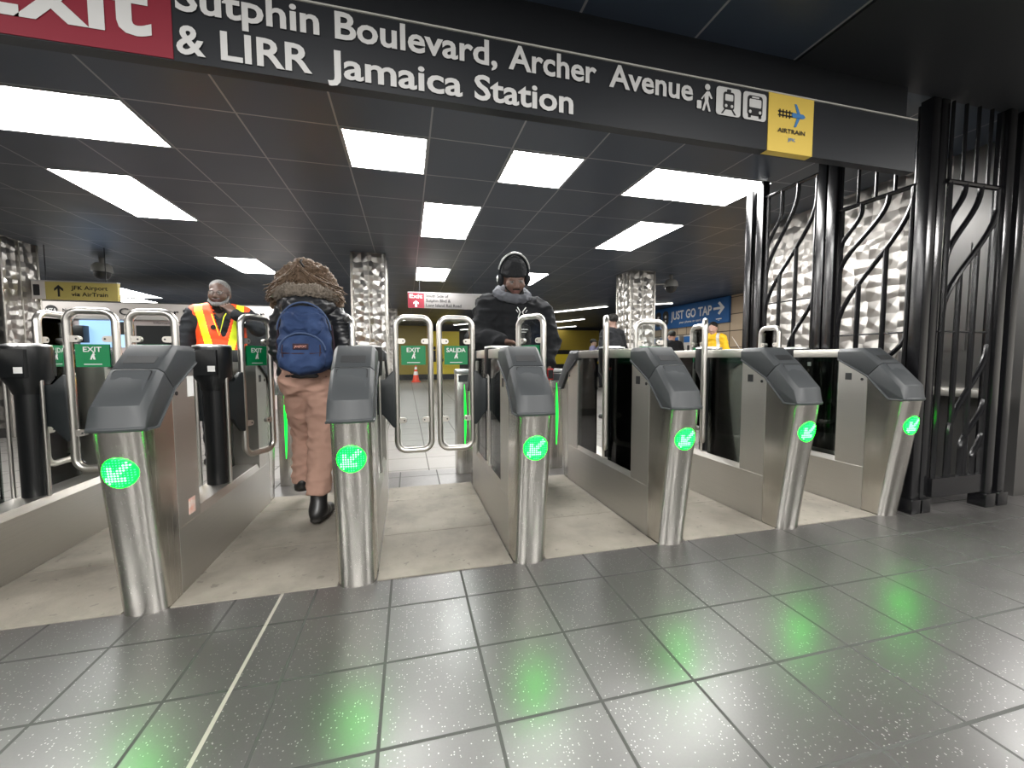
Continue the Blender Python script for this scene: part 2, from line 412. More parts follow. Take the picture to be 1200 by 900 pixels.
# ------------------------------------------------------------------ overhead sign
t = thing('overhead_sign', (0, 1.78, 2.06), 'long black station sign with red exit end spanning above the gates', 'sign')
def on(o): o.parent = t; o.location = (0, -1.78, -2.06); return o
bm = bmesh.new(); box_in(bm, -2.6, 2.85, 1.782, 1.832, 2.062, 2.348); o = on(finish('sign_box', bm, M['sign_black']))
on(box('top_trim', -2.6, 2.85, 1.776, 1.79, 2.346, 2.352, M['base_light']))
on(box('red_panel', -2.6, -.782, 1.7785, 1.782, 2.066, 2.346, M['sign_red']))
bm = bmesh.new(); box_in(bm, 1.81, 2.10, 1.7785, 1.782, 2.066, 2.346); box_in(bm, 1.81, 2.10, 1.7785, 1.82, 2.0605, 2.066); on(finish('yellow_panel', bm, M['sign_yellow']))
bm = bmesh.new(); Y = 1.7755
for s, a, b, z in (('Sutphin', -.768, -.298, 2.235), ('Boulevard,', -.243, .396, 2.234), ('Archer', .445, .853, 2.235), ('Avenue', .916, 1.359, 2.235),
                   ('&', -.77, -.680, 2.089), ('LIRR', -.632, -.327, 2.089), ('Jamaica', -.273, .247, 2.089), ('Station', .297, .742, 2.089)):
    text_in(bm, s, a, z, Y, cap=.102, x1=b, bold=.022)
text_in(bm, 'Exit', -1.36, 2.130, Y, cap=.205, x1=-.842, bold=.022)
# walker with a case
for pl in ([(1.436, 2.290), (1.452, 2.292), (1.470, 2.262), (1.463, 2.258), (1.449, 2.272), (1.446, 2.246), (1.461, 2.199), (1.450, 2.199), (1.436, 2.236), (1.424, 2.199), (1.412, 2.199), (1.428, 2.246), (1.424, 2.268), (1.412, 2.250), (1.406, 2.254)],
           rrect(1.383, 1.408, 2.205, 2.243, .005), circ(1.441, 2.311, .0145)):
    prism_in(bm, pl, Y, Y + .002)
for a, b in ((1.492, 1.636), (1.650, 1.792)): prism_in(bm, rrect(a, b, 2.193, 2.326, .018), Y, Y + .002)
on(finish('lettering', bm, M['letter'], recalc=False))
bm = bmesh.new(); Y2 = 1.7735
c = 1.564                                                           # train
prism_in(bm, rrect(c - .032, c + .032, 2.222, 2.304, .012), Y2, Y2 + .0015); prism_in(bm, rrect(c - .012, c + .012, 2.304, 2.317, .004), Y2, Y2 + .0015)
for s in (-1, 1): prism_in(bm, [(c + s * .018, 2.222), (c + s * .026, 2.222), (c + s * .044, 2.200), (c + s * .034, 2.200)], Y2, Y2 + .0015)
c = 1.721                                                           # bus
prism_in(bm, rrect(c - .046, c + .046, 2.214, 2.310, .016), Y2, Y2 + .0015); prism_in(bm, rrect(c - .040, c - .024, 2.203, 2.222, .004), Y2, Y2 + .0015); prism_in(bm, rrect(c + .024, c + .040, 2.203, 2.222, .004), Y2, Y2 + .0015)
on(finish('pictogram', bm, M['letter_dark']))
bm = bmesh.new(); Y3 = 1.7715
prism_in(bm, rrect(1.564 - .023, 1.564 + .023, 2.262, 2.292, .005), Y3, Y3 + .0015)
for s in (-1, 1): prism_in(bm, circ(1.564 + s * .017, 2.238, .0075, 12), Y3, Y3 + .0015); prism_in(bm, circ(1.721 + s * .030, 2.231, .008, 12), Y3, Y3 + .0015)
prism_in(bm, rrect(1.721 - .036, 1.721 + .036, 2.252, 2.292, .006), Y3, Y3 + .0015); prism_in(bm, rrect(1.721 - .022, 1.721 + .022, 2.297, 2.304, .003), Y3, Y3 + .0015)
on(finish('pictogram_detail', bm, M['letter']))
bm = bmesh.new()                                                    # emblem: aeroplane with a track for a tail
prism_in(bm, [(1.955, 2.240), (2.03, 2.240), (2.045, 2.250), (2.03, 2.262), (1.955, 2.264)], Y, Y + .002, 0)
prism_in(bm, [(1.990, 2.262), (2.010, 2.262), (1.985, 2.308), (1.972, 2.308)], Y, Y + .002, 0); prism_in(bm, [(1.990, 2.242), (2.010, 2.242), (1.985, 2.194), (1.972, 2.194)], Y, Y + .002, 0)
for z in (2.243, 2.261): prism_in(bm, rrect(1.868, 1.96, z - .003, z + .003, .001), Y, Y + .002, 1)
for i in range(4): prism_in(bm, rrect(1.876 + i * .021, 1.882 + i * .021, 2.232, 2.272, .001), Y, Y + .002, 1)
text_in(bm, 'AIRTRAIN', 1.868, 2.158, Y, cap=.022, x1=2.045, mi=1); text_in(bm, 'JFK', 1.935, 2.120, Y, cap=.016, x1=1.985, mi=0)
on(finish('emblem', bm, [M['arrowblue'], M['letter_dark']], recalc=False))
struct('wall_header', box('wall_header', -10, 2.03, 1.835, 1.90, 2.3525, HC, M['soffit'])); struct('wall_header', box('wall_header', 2.03, 2.85, 1.835, 1.90, 2.3525, HC - .012, M['soffit']))

# ------------------------------------------------------------------ hanging signs in the hall
def hung(name, x0, x1, y, z0, z1, label, face, rz=0):
    t = thing(name, (x0, y, z0), label, 'sign', None, rz)
    w, h = x1 - x0, z1 - z0
    box('sign_box', 0, w, 0, .06, 0, h, M['sign_black'] if face is None else face, t, .004)
    box('top_trim', 0, w, -.004, .064, h - .012, h + .006, M['trim'], t)
    for x in (.15 * w, .85 * w): box('hanger', x - .004, x + .004, .026, .034, h, HC - z0, M['sign_black'], t)
    return t, w, h
t, w, h = hung('exit_sign', .045, 1.50, 8.0, 1.95, 2.245, 'red and white hanging exit sign left of the hooded man', M['sign_grey'])
box('red_panel', 0, .30, -.004, 0, 0, h - .012, M['sign_red'], t)
bm = bmesh.new(); text_in(bm, 'Exit', .03, h - .11, -.006, cap=.075, x1=.27)
prism_in(bm, [(.13, .02), (.17, .02), (.17, .09), (.20, .07), (.20, .10), (.15, .14), (.10, .10), (.10, .07), (.13, .09)], -.006, -.004)
finish('lettering', bm, M['letter'], t, recalc=False)
bm = bmesh.new()
for i, s in enumerate(('South Side of', 'Sutphin Blvd &', 'Long Island Rail Road')): text_in(bm, s, .335, h - .087 - i * .089, -.006, cap=.058, sx=.98, bold=.02)
a = 1.33; prism_in(bm, [(a - .012, .04), (a + .012, .04), (a + .012, .19), (a + .055, .15), (a + .055, .185), (a, .24), (a - .055, .185), (a - .055, .15), (a - .012, .19)], -.006, -.004)
finish('black_lettering', bm, M['letter_dark'], t, recalc=False)
t, w, h = hung('airport_sign', -4.935, -3.96, 7.12, 1.83, 2.085, 'yellow hanging airport sign beside the column at the left edge', M['sign_pale_yellow'])
box('white_panel', 0, .15, -.003, 0, 0, h - .012, M['fascia'], t)
bm = bmesh.new(); prism_in(bm, rrect(.02, .09, .05, .2, .01), -.005, -.003)
a = .30; prism_in(bm, [(a - .012, .04), (a + .012, .04), (a + .012, .15), (a + .05, .115), (a + .05, .15), (a, .20), (a - .05, .15), (a - .05, .115), (a - .012, .15)], -.005, -.003)
text_in(bm, 'JFK Airport', .44, .142, -.005, cap=.058, x1=.86, bold=.014); text_in(bm, 'via AirTrain', .44, .052, -.005, cap=.058, x1=.86, bold=.014)
finish('black_lettering', bm, M['letter_dark'], t, recalc=False)

# blue sign on the tiled side wall (its face looks along -x)
t = thing('tap_sign', (7.99, 8.79, 1.89), 'big blue tap sign with white arrow on the tiled wall', 'sign', None, -math.pi / 2)
# local +x runs towards -y of the room: from far (left in the photo) to near
W, h = 3.3, .66
t.location = (7.93, 8.79 + W, 1.90)
box('sign_board', 0, W, 0, .06, 0, h, M['blue'], t)
bm = bmesh.new(); text_in(bm, 'JUST', .95, .26, -.006, cap=.25, x1=1.55, bold=.024); text_in(bm, 'GO', 1.65, .26, -.006, cap=.25, x1=2.07, bold=.024); text_in(bm, 'TAP', 2.17, .26, -.006, cap=.25, x1=2.70, bold=.024)
text_in(bm, 'your phone or card', 1.35, .12, -.006, cap=.065, x1=2.28, bold=.02)
prism_in(bm, [(2.76, .36), (2.76, .42), (3.02, .42), (2.92, .52), (2.98, .56), (3.16, .39), (2.98, .22), (2.92, .26), (3.02, .36)], -.006, -.003)
prism_in(bm, rrect(2.86, 3.06, .10, .125, .004), -.006, -.003); prism_in(bm, rrect(2.93, 2.99, .07, .085, .004), -.006, -.003)
finish('lettering', bm, M['letter'], t, recalc=False)
bm = bmesh.new()
for a in (.30, .68): prism_in(bm, rrect(a - .15, a + .15, .1, .56, .13), -.006, -.003, 0); prism_in(bm, circ(a, .38, .05, 14), -.009, -.006, 1); prism_in(bm, circ(a, .25, .04, 14), -.009, -.006, 1)
finish('pictogram', bm, [M['letter_dark'], M['letter']], t)
# machines under it
for i, (yc, l) in enumerate(((9.4, 'nearest fare machine with blue header under the tap sign'), (10.5, 'middle fare machine with blue header under the tap sign'), (11.6, 'farthest fare machine with blue header under the tap sign'))):
    t = thing('fare_machine', (7.7, yc, 0), l, 'machine', 'fare machines under the tap sign', -math.pi / 2)
    box('cabinet', -.45, .45, -.28, .28, 0, 1.62, M['rail'], t, .01); box('header', -.42, .42, -.29, -.28, 1.42, 1.58, M['blue'], t)
    box('display', -.28, .18, -.29, -.28, 1.0, 1.34, M['slot'], t); box('slot_panel', -.2, .3, -.29, -.28, .6, .9, M['black'], t)

# ------------------------------------------------------------------ customer booth at the left
t = thing('service_booth', (-5.2, 9.0, 0), 'white fronted customer service booth beyond the gates at the left', 'booth')
box('body', -3.2, 3.1, .06, 1.6, 0, 1.72, M['pink'], t)
box('fascia', -3.2, 3.1, 0, 1.6, 1.72, 2.02, M['fascia'], t, .01)
box('roof', -3.2, 3.1, .1, 1.6, 2.02, 2.05, M['wall'], t)
box('metal_panel', -1.2, -.55, .03, .06, 0, 1.70, M['swirl'], t)
box('panel_post', -.57, -.54, .0, .06, 0, 1.72, M['rail'], t); box('panel_post', -.86, -.84, .0, .06, 0, 1.72, M['rail'], t)
box('screen', -.42, .22, .03, .06, 1.22, 1.70, M['poster'], t)
box('screen', .16, .32, .028, .058, 1.45, 1.68, M['slot'], t)
box('window', .42, 1.5, .03, .06, 1.05, 1.62, M['slot'], t); box('window', 1.7, 2.9, .03, .06, 1.05, 1.62, M['slot'], t)
box('ledge', .36, 2.95, -.08, .06, 1.0, 1.05, M['rail'], t, .006)
box('phone_unit', -.50, -.28, -.12, .03, 1.30, 1.60, M['black'], t, .01); box('lower_unit', -.46, -.22, -.1, .03, 1.08, 1.27, M['black'], t, .01)
bm = bmesh.new(); text_in(bm, 'Customer Service Center', .20, 1.805, -.012, cap=.125, x1=2.55, bold=.016); text_in(bm, 'New York City Transit', -.62, 1.84, -.012, cap=.06, x1=.1, bold=.016)
prism_in(bm, circ(-.78, 1.865, .088), -.012, -.01)
finish('black_lettering', bm, M['letter_dark'], t, recalc=False)
bm = bmesh.new(); text_in(bm, 'MTA', -.85, 1.83, -.015, cap=.07, x1=-.70, bold=.02); finish('logo_letters', bm, M['letter'], t, recalc=False)
bm = bmesh.new(); text_in(bm, 'Information  MetroCard', .7, 1.655, .02, cap=.04, x1=1.4, bold=.01); finish('small_lettering', bm, M['letter_dark'], t, recalc=False)

# ------------------------------------------------------------------ far wall adverts, cone
t = thing('advert_panel', (.25, 20.0, .25), 'mustard advert panel on the far wall, behind the EXIT paddle', 'advert', 'yellow advert panels')
box('board', -.9, .86, 0, .1, 0, 2.3, M['ad_mustard'], t); box('base_board', -.9, .86, .0, .12, -.25, 0, M['black'], t)
t = thing('advert_panel', (1.75, 20.0, .25), 'bright yellow advert with black letters between the EXIT and SALIDA paddles', 'advert', 'yellow advert panels')
box('board', -.62, .75, 0, .1, 0, 2.05, M['ad_yellow'], t); box('base_board', -.62, .75, .0, .12, -.25, 0, M['black'], t)
bm = bmesh.new(); text_in(bm, 'ia', -.50, .62, -.01, cap=.78, x1=-.02, bold=.03); finish('black_lettering', bm, M['letter_dark'], t, recalc=False)
t = thing('advert_panel', (8.7, 20.0, .70), 'wide yellow advert with a black band behind the hooded man', 'advert', 'yellow advert panels')
box('board', -1.7, 1.2, 0, .1, .72, 1.75, M['ad_mustard'], t); box('black_band', -1.7, 1.2, -.005, .1, .5, .72, M['black'], t); box('lower_board', -1.7, 1.2, 0, .1, 0, .5, M['ad_yellow'], t); box('base_board', -1.7, 1.2, 0, .1, -.7, 0, M['black'], t)
t = thing('traffic_cone', (.38, 18.0, 0), 'orange traffic cone with white band seen through the EXIT paddle', 'cone')
lathe('cone_body', [(.15, .03), (.03, .70), (.02, .71)], M['cone'], t, n=20); box('base', -.19, .19, -.19, .19, 0, .035, M['cone'], t, .01)
lathe('white_band', [(.105, .30), (.078, .45)], M['cone_white'], t, n=20); lathe('white_band', [(.062, .54), (.043, .65)], M['cone_white'], t, n=20)

# dome cameras
for x, y, l in ((-4.55, 7.85, 'grey dome camera on the ceiling above the yellow airport sign'), (4.93, 6.95, 'grey dome camera on the ceiling above the blue tap sign')):
    t = thing('dome_camera', (x, y, HC), l, 'camera', 'ceiling dome cameras')
    lathe('mount', [(.035, 0), (.035, -.10)], M['cam'], t, n=14); lathe('housing', [(.09, -.09), (.12, -.13), (.13, -.22)], M['cam'], t, n=20)
    lathe('dome', [(.105, -.22), (.10, -.27), (.07, -.315), (.02, -.335)], M['slot'], t, n=20)
    if x > 0: tube('conduit', [(-.6, .0, -.20), (-.1, 0, -.17)], .018, M['cam'], t)
# ------------------------------------------------------------------ fare gates
# local frame of a gate: x across (half width .08), y = 0 at the pivot (room y = 2.57), front end at -y
HW = .08
PF = [(-.665, 0.), (-.77, .745)]
def bulge(x): return .050 * math.sqrt(max(0, 1 - (abs(x) / (HW + .0005)) ** 2.4))
def arc_xs(n=15): return [HW * math.sin((i / (n - 1) - .5) * math.pi) for i in range(n)]
def mir(o):                                                          # the far end is the near end turned round
    c = o.copy(); COL.objects.link(c); c.parent = o.parent; c.rotation_euler = (0, 0, math.pi); return c
g = thing('fare_gate', (0, 2.57, 0), 'gate', 'fare gate', 'stainless fare gates')
bm = bmesh.new()
loft_x(bm, arc_xs(), lambda x: [(-.665 - bulge(x), 0), (-.77 - bulge(x) * .9, .750), (-.715, .750), (-.5865, .880), (-.5865, 0)])
fc = finish('front_column', bm, M['steel_v'], g, smooth=40)
bm = bmesh.new(); loft_x(bm, [-HW, HW], lambda x: [(-.5835, .288), (-.5835, .884), (-.40, .99), (-.40, .288)]); ub = finish('upper_box', bm, M['steel_h'], g, bevel=.002)
bm = bmesh.new()
for s in (-1,): box_in(bm, s * HW - .002, s * HW + .002, -.487, -.447, .85, .895)
sw = finish('sensor_window', bm, M['slot'], g)
bm = bmesh.new()
for s in (-1, 1): lathe_in(bm, [(.009, -.002), (.009, .003)], n=14)
for i, v in enumerate(bm.verts[:]):
    s = -1 if i < len(bm.verts) // 2 else 1; x, y, z = v.co; v.co = (s * (HW + z), -.553 + x, .857 + y)
lk = finish('lock', bm, M['black'], g)
# base housing with chamfered shoulders
bm = bmesh.new()
pr = [(-HW, 0), (-HW, .283), (-HW + .016, .318), (HW - .016, .318), (HW, .283), (HW, 0)]
A = [bm.verts.new((x, -.5835, z)) for x, z in pr]; B = [bm.verts.new((x, .5835, z)) for x, z in pr]
bm.faces.new(A); bm.faces.new(B[::-1])
for i in range(6): bm.faces.new((A[i], B[i], B[(i + 1) % 6], A[(i + 1) % 6]))
finish('base_housing', bm, M['steel_h'], g, bevel=.0015)
# covers
def cover_prof(pts_out, pts_in):
    def f(x):
        e = 1. if abs(x) > .075 else 0.
        return [(a[0] + e * d[0], a[1] + e * d[1]) for a, d in pts_out] + pts_in
    return f
def nose(x): return -.020 * (1 - (abs(x) / .09) ** 2)
CX = [-.0905, -.074, -.04, 0, .04, .074, .0905]
bm = bmesh.new()
def up(x):
    e = 1. if abs(x) > .08 else 0.
    return [(-.395, 1.058 - .022 * e), (-.55, 1.060 - .022 * e), (-.6635 + .012 * e, .966 - .016 * e), (-.5875, .882), (-.395, .985)]
loft_x(bm, CX, up); cu = finish('upper_cover', bm, M['lid'], g, bevel=.003, smooth=40)
bm = bmesh.new()
def lo(x):
    e = 1. if abs(x) > .08 else 0.; n = nose(x)
    return [(-.6665 + .012 * e, .963 - .016 * e), (-.783 + n + .010 * e, .832 - .014 * e), (-.793 + n, .756), (-.80 + n, .750), (-.795 + n, .738), (-.715, .738), (-.5895, .879)]
loft_x(bm, CX, lo); cl_ = finish('lower_cover', bm, M['lid'], g, bevel=.0025, smooth=40)
# lip line along the covers
bm = bmesh.new()
for s in (-1, 1): tube_in(bm, [(s * .091, -.40, .985), (s * .091, -.587, .880), (s * .091, -.716, .742), (s * .0905, -.79, .742)], .006, 8)
lp = finish('cover_lip', bm, M['lid'], g, smooth=40)
# touch screen and display strip lying on the sloping faces
def slope_plate(name, a, b, w, th, m, t0, t1, r=.012):
    a = Vector((0, *a)); b = Vector((0, *b)); d = (b - a); nrm = Vector((0, d.z, -d.y)).normalized()
    if nrm.z < 0: nrm = -nrm
    L = d.length; u = d.normalized(); bm = bmesh.new()
    poly = rrect(-w, w, t0 * L, t1 * L, r)
    lo_ = [bm.verts.new(Vector((x, 0, 0)) + a + u * q - nrm * .002) for x, q in poly]; hi = [bm.verts.new(Vector((x, 0, 0)) + a + u * q + nrm * th) for x, q in poly]
    bm.faces.new(lo_); bm.faces.new(hi[::-1])
    for i in range(len(poly)): bm.faces.new((lo_[i], hi[i], hi[(i + 1) % len(poly)], lo_[(i + 1) % len(poly)]))
    return finish(name, bm, m, g, smooth=40)
ts = slope_plate('touch_screen', (-.6665, .963), (-.783, .832), .060, .0035, M['screen'], .06, .93)
tb = slope_plate('screen_border', (-.6665, .963), (-.783, .832), .064, .0018, M['slot'], .035, .955)
ds = slope_plate('display_strip', (-.55, 1.060), (-.6635, .966), .052, .0015, M['slot'], .50, .80, .003)
# round led lens on the leaning front
tilt = math.atan2(.105, .745)
zc = .588; yc = -.665 - .105 * zc / .745 - .050
bm = bmesh.new(); prof = [(.0575, -.010), (.0575, .0), (.052, .0035), (.03, .0045), (.004, .005)]; lathe_in(bm, prof, n=32)
Rm = Matrix.Rotation(R(90) , 4, 'X') 
def led_pose(bm, flat=0):
    for v in bm.verts:
        x, y, q = v.co                                               # disc plane x,y ; out q
        fx = x; yy = -bulge(x) * .92 - q
        v.co = (fx, -.665 - .105 * (zc + y) / .745 + yy, zc + y)
led_pose(bm); ld = finish('indicator_light', bm, M['led_base'], g, smooth=50)
bm = bmesh.new(); bm2 = bmesh.new(); n = 11
for i in range(n):
    for j in range(n):
        x = (i - (n - 1) / 2) * .0098; y = (j - (n - 1) / 2) * .0098
        if x * x + y * y > .0505 ** 2: continue
        on_ = (i <= 3 and i >= 2 and j <= 7 and j >= 2) or (j <= 3 and j >= 2 and i <= 7) or (abs(i - j) <= 1 and 2 <= i <= 9)
        lathe_in(bm if on_ else bm2, [(.0037 if on_ else .0022, .003), (.0037 if on_ else .0022, .0068)], x, y, n=6)
led_pose(bm); led_pose(bm2)
finish('arrow_pixels', bm, M['led_dot'], ld); finish('dim_pixels', bm2, M['led_dim'], ld)
for o in (fc, ub, sw, lk, cu, cl_, lp, ts, tb, ds): mir(o)
# rails, glass, pivot
box('top_rail', -.076, -.050, -.40, -.05, 1.0, 1.055, M['rail'], g, .004); box('top_rail', -.076, -.050, .05, .40, 1.0, 1.055, M['rail'], g, .004)
for y0, y1 in ((-.398, -.09), (.09, .398)):
    for s in (-1,): box('side_glass', s * .066 - .003, s * .066 + .003, y0, y1, .318, 1.0, M['smoke'], g)
lathe('pivot_post', [(.052, .318), (.052, .86)], M['black'], g)
for s in (-1, 1):
    tube('guide_rod', [(s * .071, -.03, .318), (s * .071, -.03, .90)], .0085, M['chrome'], g, 12)
bm = bmesh.new(); lathe_in(bm, [(.055, .83), (.070, .875), (.088, .905), (.090, 1.05), (.088, 1.066)], n=32)
box_in(bm, -.052, .052, -.094, -.05, .915, 1.05); box_in(bm, -.052, .052, .05, .094, .915, 1.05)
pc = finish('pivot_cap', bm, M['black'], g, smooth=35)
lathe('cap_top', [(.089, 1.066), (.087, 1.074), (.05, 1.080), (.004, 1.081)], M['captop'], g, n=32)
bm = bmesh.new(); box_in(bm, .012, .046, -.0955, -.094, .935, .965); finish('cap_label', bm, M['white'], pc)
# the two paddles
def paddle(word, s):
    p = bpy.data.objects.new('paddle', None); COL.objects.link(p); p.parent = g; p.location = (s * .04, 0, 0); p.empty_display_size = .1
    X = lambda a: s * a
    bm = bmesh.new(); bl = [(.0, .665), (.045, .665), (.105, .585), (.122, .585), (.122, .925), (.105, .925), (.06, .875), (.0, .875)]
    prism_in(bm, [(X(a), z) for a, z in bl], -.017, .017); finish('arm_blade', bm, M['blade'], p, bevel=.005, smooth=40)
    bm = bmesh.new(); P_ = rrect(.128, .332, .438, 1.247, .055, 7)
    tube_in(bm, [(X(a), 0, z) for a, z in P_], .0175, 12, True); finish('paddle_frame', bm, M['chrome'], p, smooth=60)
    bm = bmesh.new(); prism_in(bm, [(X(a), z) for a, z in rrect(.150, .310, .462, 1.224, .04)], -.003, .003); finish('clear_pane', bm, M['glass'], p)
    for z in (1.105, .625):
        for a, d in ((.146, 1), (.314, -1)):
            bm = bmesh.new(); pl = [(a - d * .006, z - .016)] + [(a + d * (.022 + .016 * math.cos(q)), z + .016 * math.sin(q)) for q in np.linspace(-1.57, 1.57, 9)] + [(a - d * .006, z + .016)]
            prism_in(bm, [(X(x), zz) for x, zz in pl], -.011, .011)
            prism_in(bm, [(X(x), zz) for x, zz in circ(a + d * .024, z, .0045, 10)], -.013, .013, 1)
            finish('pane_clamp', bm, [M['clamp'], M['black']], p, bevel=0)
    # notice, printed on both faces
    bm = bmesh.new(); x0, x1 = sorted((X(.158), X(.302))); c = (x0 + x1) / 2
    for f in (-1, 1):
        yy = f * .0045
        prism_in(bm, [(x0, .962), (x1, .962), (x1, 1.078), (x0, 1.078)], f * .0032, yy, 0)
        nv = len(bm.verts); bm.verts.ensure_lookup_table()
        wid = .078 if word == 'EXIT' else .118
        text_in(bm, word, c - wid / 2, 1.040, -.0052, cap=.026, x1=c + wid / 2, mi=1)
        fig = [(c - .012, 1.000), (c - .004, 1.000), (c - .001, 1.012), (c + .004, 1.000), (c + .012, 1.000), (c + .008, 1.016), (c + .007, 1.026), (c + .012, 1.022), (c + .008, 1.030), (c, 1.030), (c - .006, 1.018)]
        prism_in(bm, fig, -.0054, -.005, 1); prism_in(bm, circ(c + .005, 1.035, .004, 10), -.0054, -.005, 1)
        prism_in(bm, [(c - .038, .974), (c + .038, .974), (c + .038, .978), (c - .038, .978)], -.0054, -.005, 1)
        bm.verts.ensure_lookup_table()
        if f > 0:
            for v in bm.verts[nv:]: v.co = (2 * c - v.co.x, -v.co.y, v.co.z)
    tag(finish('exit_notice', bm, [M['green_sign'], M['letter']], p, recalc=False), 'green notice reading ' + word)
    return p
pE = paddle('EXIT', 1); pS = paddle('SALIDA', -1)
GATES = [(-1.82, 0, 90, 'leftmost fare gate, cut by the photo\'s left edge, showing its black pivot and cap'),
         (-1.02, 62, 0, 'fare gate with white and pink stickers on its side, nearest the orange-vested man'),
         (-.228, 0, 67, 'fare gate beside the walking woman, carrying the closed EXIT paddle'),
         (.57, -60, 0, 'fare gate in front of the hooded man, carrying the closed SALIDA paddle'),
         (1.368, -12, -62, 'fare gate just right of the hooded man\'s lane, its far sloping cover in view'),
         (2.153, 78, -51, 'second fare gate from the black iron fence'),
         (2.95, 0, 97, 'fare gate standing right against the black iron fence')]
def base(n): return n.split('.')[0]
for i, (x, aE, aS, lab) in enumerate(GATES):
    o = g if i == 2 else None
    if o is None: continue
copies = {2: g}
for i in range(7):
    if i != 2: copies[i] = copy_tree(g)
for i, (x, aE, aS, lab) in enumerate(GATES):
    o = copies[i]; o.location = (x, 2.57, 0); o['label'] = lab
    ps = [c for c in o.children if base(c.name) == 'paddle']
    for p in ps:
        if p.location.x > 0: p.rotation_euler[2] = R(aE)
        else: p.rotation_euler[2] = -R(aS)
    if i == 6:                                                       # nothing swings on the fence side
        for p in ps:
            if p.location.x > 0:
                for c in list(p.children): bpy.data.objects.remove(c)
                bpy.data.objects.remove(p)
# stickers on the second gate's flank
gb = copies[1]
bm = bmesh.new(); box_in(bm, HW, HW + .0012, -.462, -.408, .835, .925); finish('white_sticker', bm, M['white'], gb)
bm = bmesh.new(); box_in(bm, HW, HW + .0012, -.50, -.445, .315, .385); finish('pink_sticker', bm, M['pinklabel'], gb)

# steel pillars at the hall side of the lanes
def pillar(x, y, label, w=.065):
    t = thing('steel_pillar', (x, y, 0), label, 'pillar', 'steel pillars at the far end of the lanes')
    box('body', -w, w, -.09, .09, 0, .87, M['steel_v'], t, .006); box('top_cap', -w - .004, w + .004, -.094, .094, .87, .905, M['captop'], t, .012)
    box('display', -w + .015, w - .015, -.0925, -.09, .80, .86, M['screen'], t)
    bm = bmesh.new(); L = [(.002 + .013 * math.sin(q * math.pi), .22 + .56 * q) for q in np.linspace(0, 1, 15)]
    prism_in(bm, [(a, z) for a, z in L] + [(-a * .2, z) for a, z in L[::-1]], -.0935, -.089); finish('green_gleam', bm, M['strip'], t)  # green reflection on the steel, built as a glowing tapered shape
    return t
pillar(-.925, 3.60, 'steel pillar with green gleam between the walking woman and the EXIT paddle beside her', .05)
pillar(.475, 3.58, 'steel pillar with green gleam seen behind the SALIDA paddle')
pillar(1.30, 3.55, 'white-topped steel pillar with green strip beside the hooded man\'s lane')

# ------------------------------------------------------------------ black iron fence
f = thing('iron_fence', (3.13, 1.86, 0), 'tall glossy black iron fence with curved bars right of the gates', 'fence')
def fx(o): o.parent = f; o.location = (-3.13, -1.86, 0); return o
def run(p0, p1, upper, lower, zt=2.08, top=True, botrail=True, mid=1.16, nb=5, above=True):
    a = Vector((*p0, 0)); b = Vector((*p1, 0)); d = b - a; L = d.length
    def pt(u, z): return tuple(a + d * u + Vector((0, 0, z)))
    def bar(*pts, r=.0155): fx(tube('bar', pts, r, M['iron'], None, 8))
    us = [(.06 + .88 * i / (nb - 1)) for i in range(nb)]
    def big(u): 
        z0, u1, z1 = upper[-1]; q = min(1, max(0, (u - us[0]) / (u1 - us[0]))); return z0 + (z1 - z0) * (q ** .75)
    # fanning curves
    for z0, u1, z1 in upper:
        pts = [pt(us[0], z0 - .22 if False else z0)]
        for k in range(1, 13):
            q = k / 12; w = q * q * (3 - 2 * q); u = us[0] + (u1 - us[0]) * (1 - (1 - q) ** 1.25) if False else us[0] + (u1 - us[0]) * w
            pts.append(pt(u, z0 + (z1 - z0) * q))
        pts.append(pt(u1, zt)); bar(*pts)
    for z0, u1, z1 in lower:
        pts = [pt(us[-1], z0)]
        for k in range(1, 13):
            q = k / 12; w = q * q * (3 - 2 * q); pts.append(pt(us[-1] + (u1 - us[-1]) * w, z0 + (z1 - z0) * q))
        pts.append(pt(u1, .12)); bar(*pts)
    bar(pt(us[0], .12), pt(us[0], zt)); bar(pt(us[-1], .12), pt(us[-1], zt))
    for z0, u1, z1 in upper[:-1]:
        # upright under the big curve
        Z0, U1, Z1 = upper[-1]; q = .5
        lo_, hi_ = 0., 1.
        for _ in range(30):
            q = (lo_ + hi_) / 2; w = q * q * (3 - 2 * q)
            if us[0] + (U1 - us[0]) * w < u1: lo_ = q
            else: hi_ = q
        bar(pt(u1, .12), pt(u1, Z0 + (Z1 - Z0) * q))
    for z, r in ((zt, .016), (mid, .006)):
        if z: fx(tube('rail', [pt(0, z), pt(1, z)], r, M['iron'], None, 8))
    if botrail:
        bm = bmesh.new(); n = Vector((-d.y, d.x, 0)).normalized() * .02
        vs = [bm.verts.new(v) for v in (Vector(pt(0, .10)) - n, Vector(pt(1, .10)) - n, Vector(pt(1, .10)) + n, Vector(pt(0, .10)) + n, Vector(pt(0, .22)) - n, Vector(pt(1, .22)) - n, Vector(pt(1, .22)) + n, Vector(pt(0, .22)) + n)]
        for q in ((0, 1, 2, 3), (4, 5, 6, 7), (0, 1, 5, 4), (1, 2, 6, 5), (2, 3, 7, 6), (3, 0, 4, 7)): bm.faces.new([vs[i] for i in q])
        fx(finish('bottom_rail', bm, M['iron']))
    if above:
        for i in range(nb + 1): u = .04 + .92 * i / nb; bar(pt(u, zt), pt(u, HC - .02), r=.010)
def post(x, y, h=HC - .012, s=.034):
    bm = bmesh.new(); box_in(bm, x - s, x + s, y - s, y + s, 0, h); box_in(bm, x - s - .014, x + s + .014, y - s - .014, y + s + .014, 0, .09)
    fx(finish('post', bm, M['iron'], bevel=.004, smooth=30))
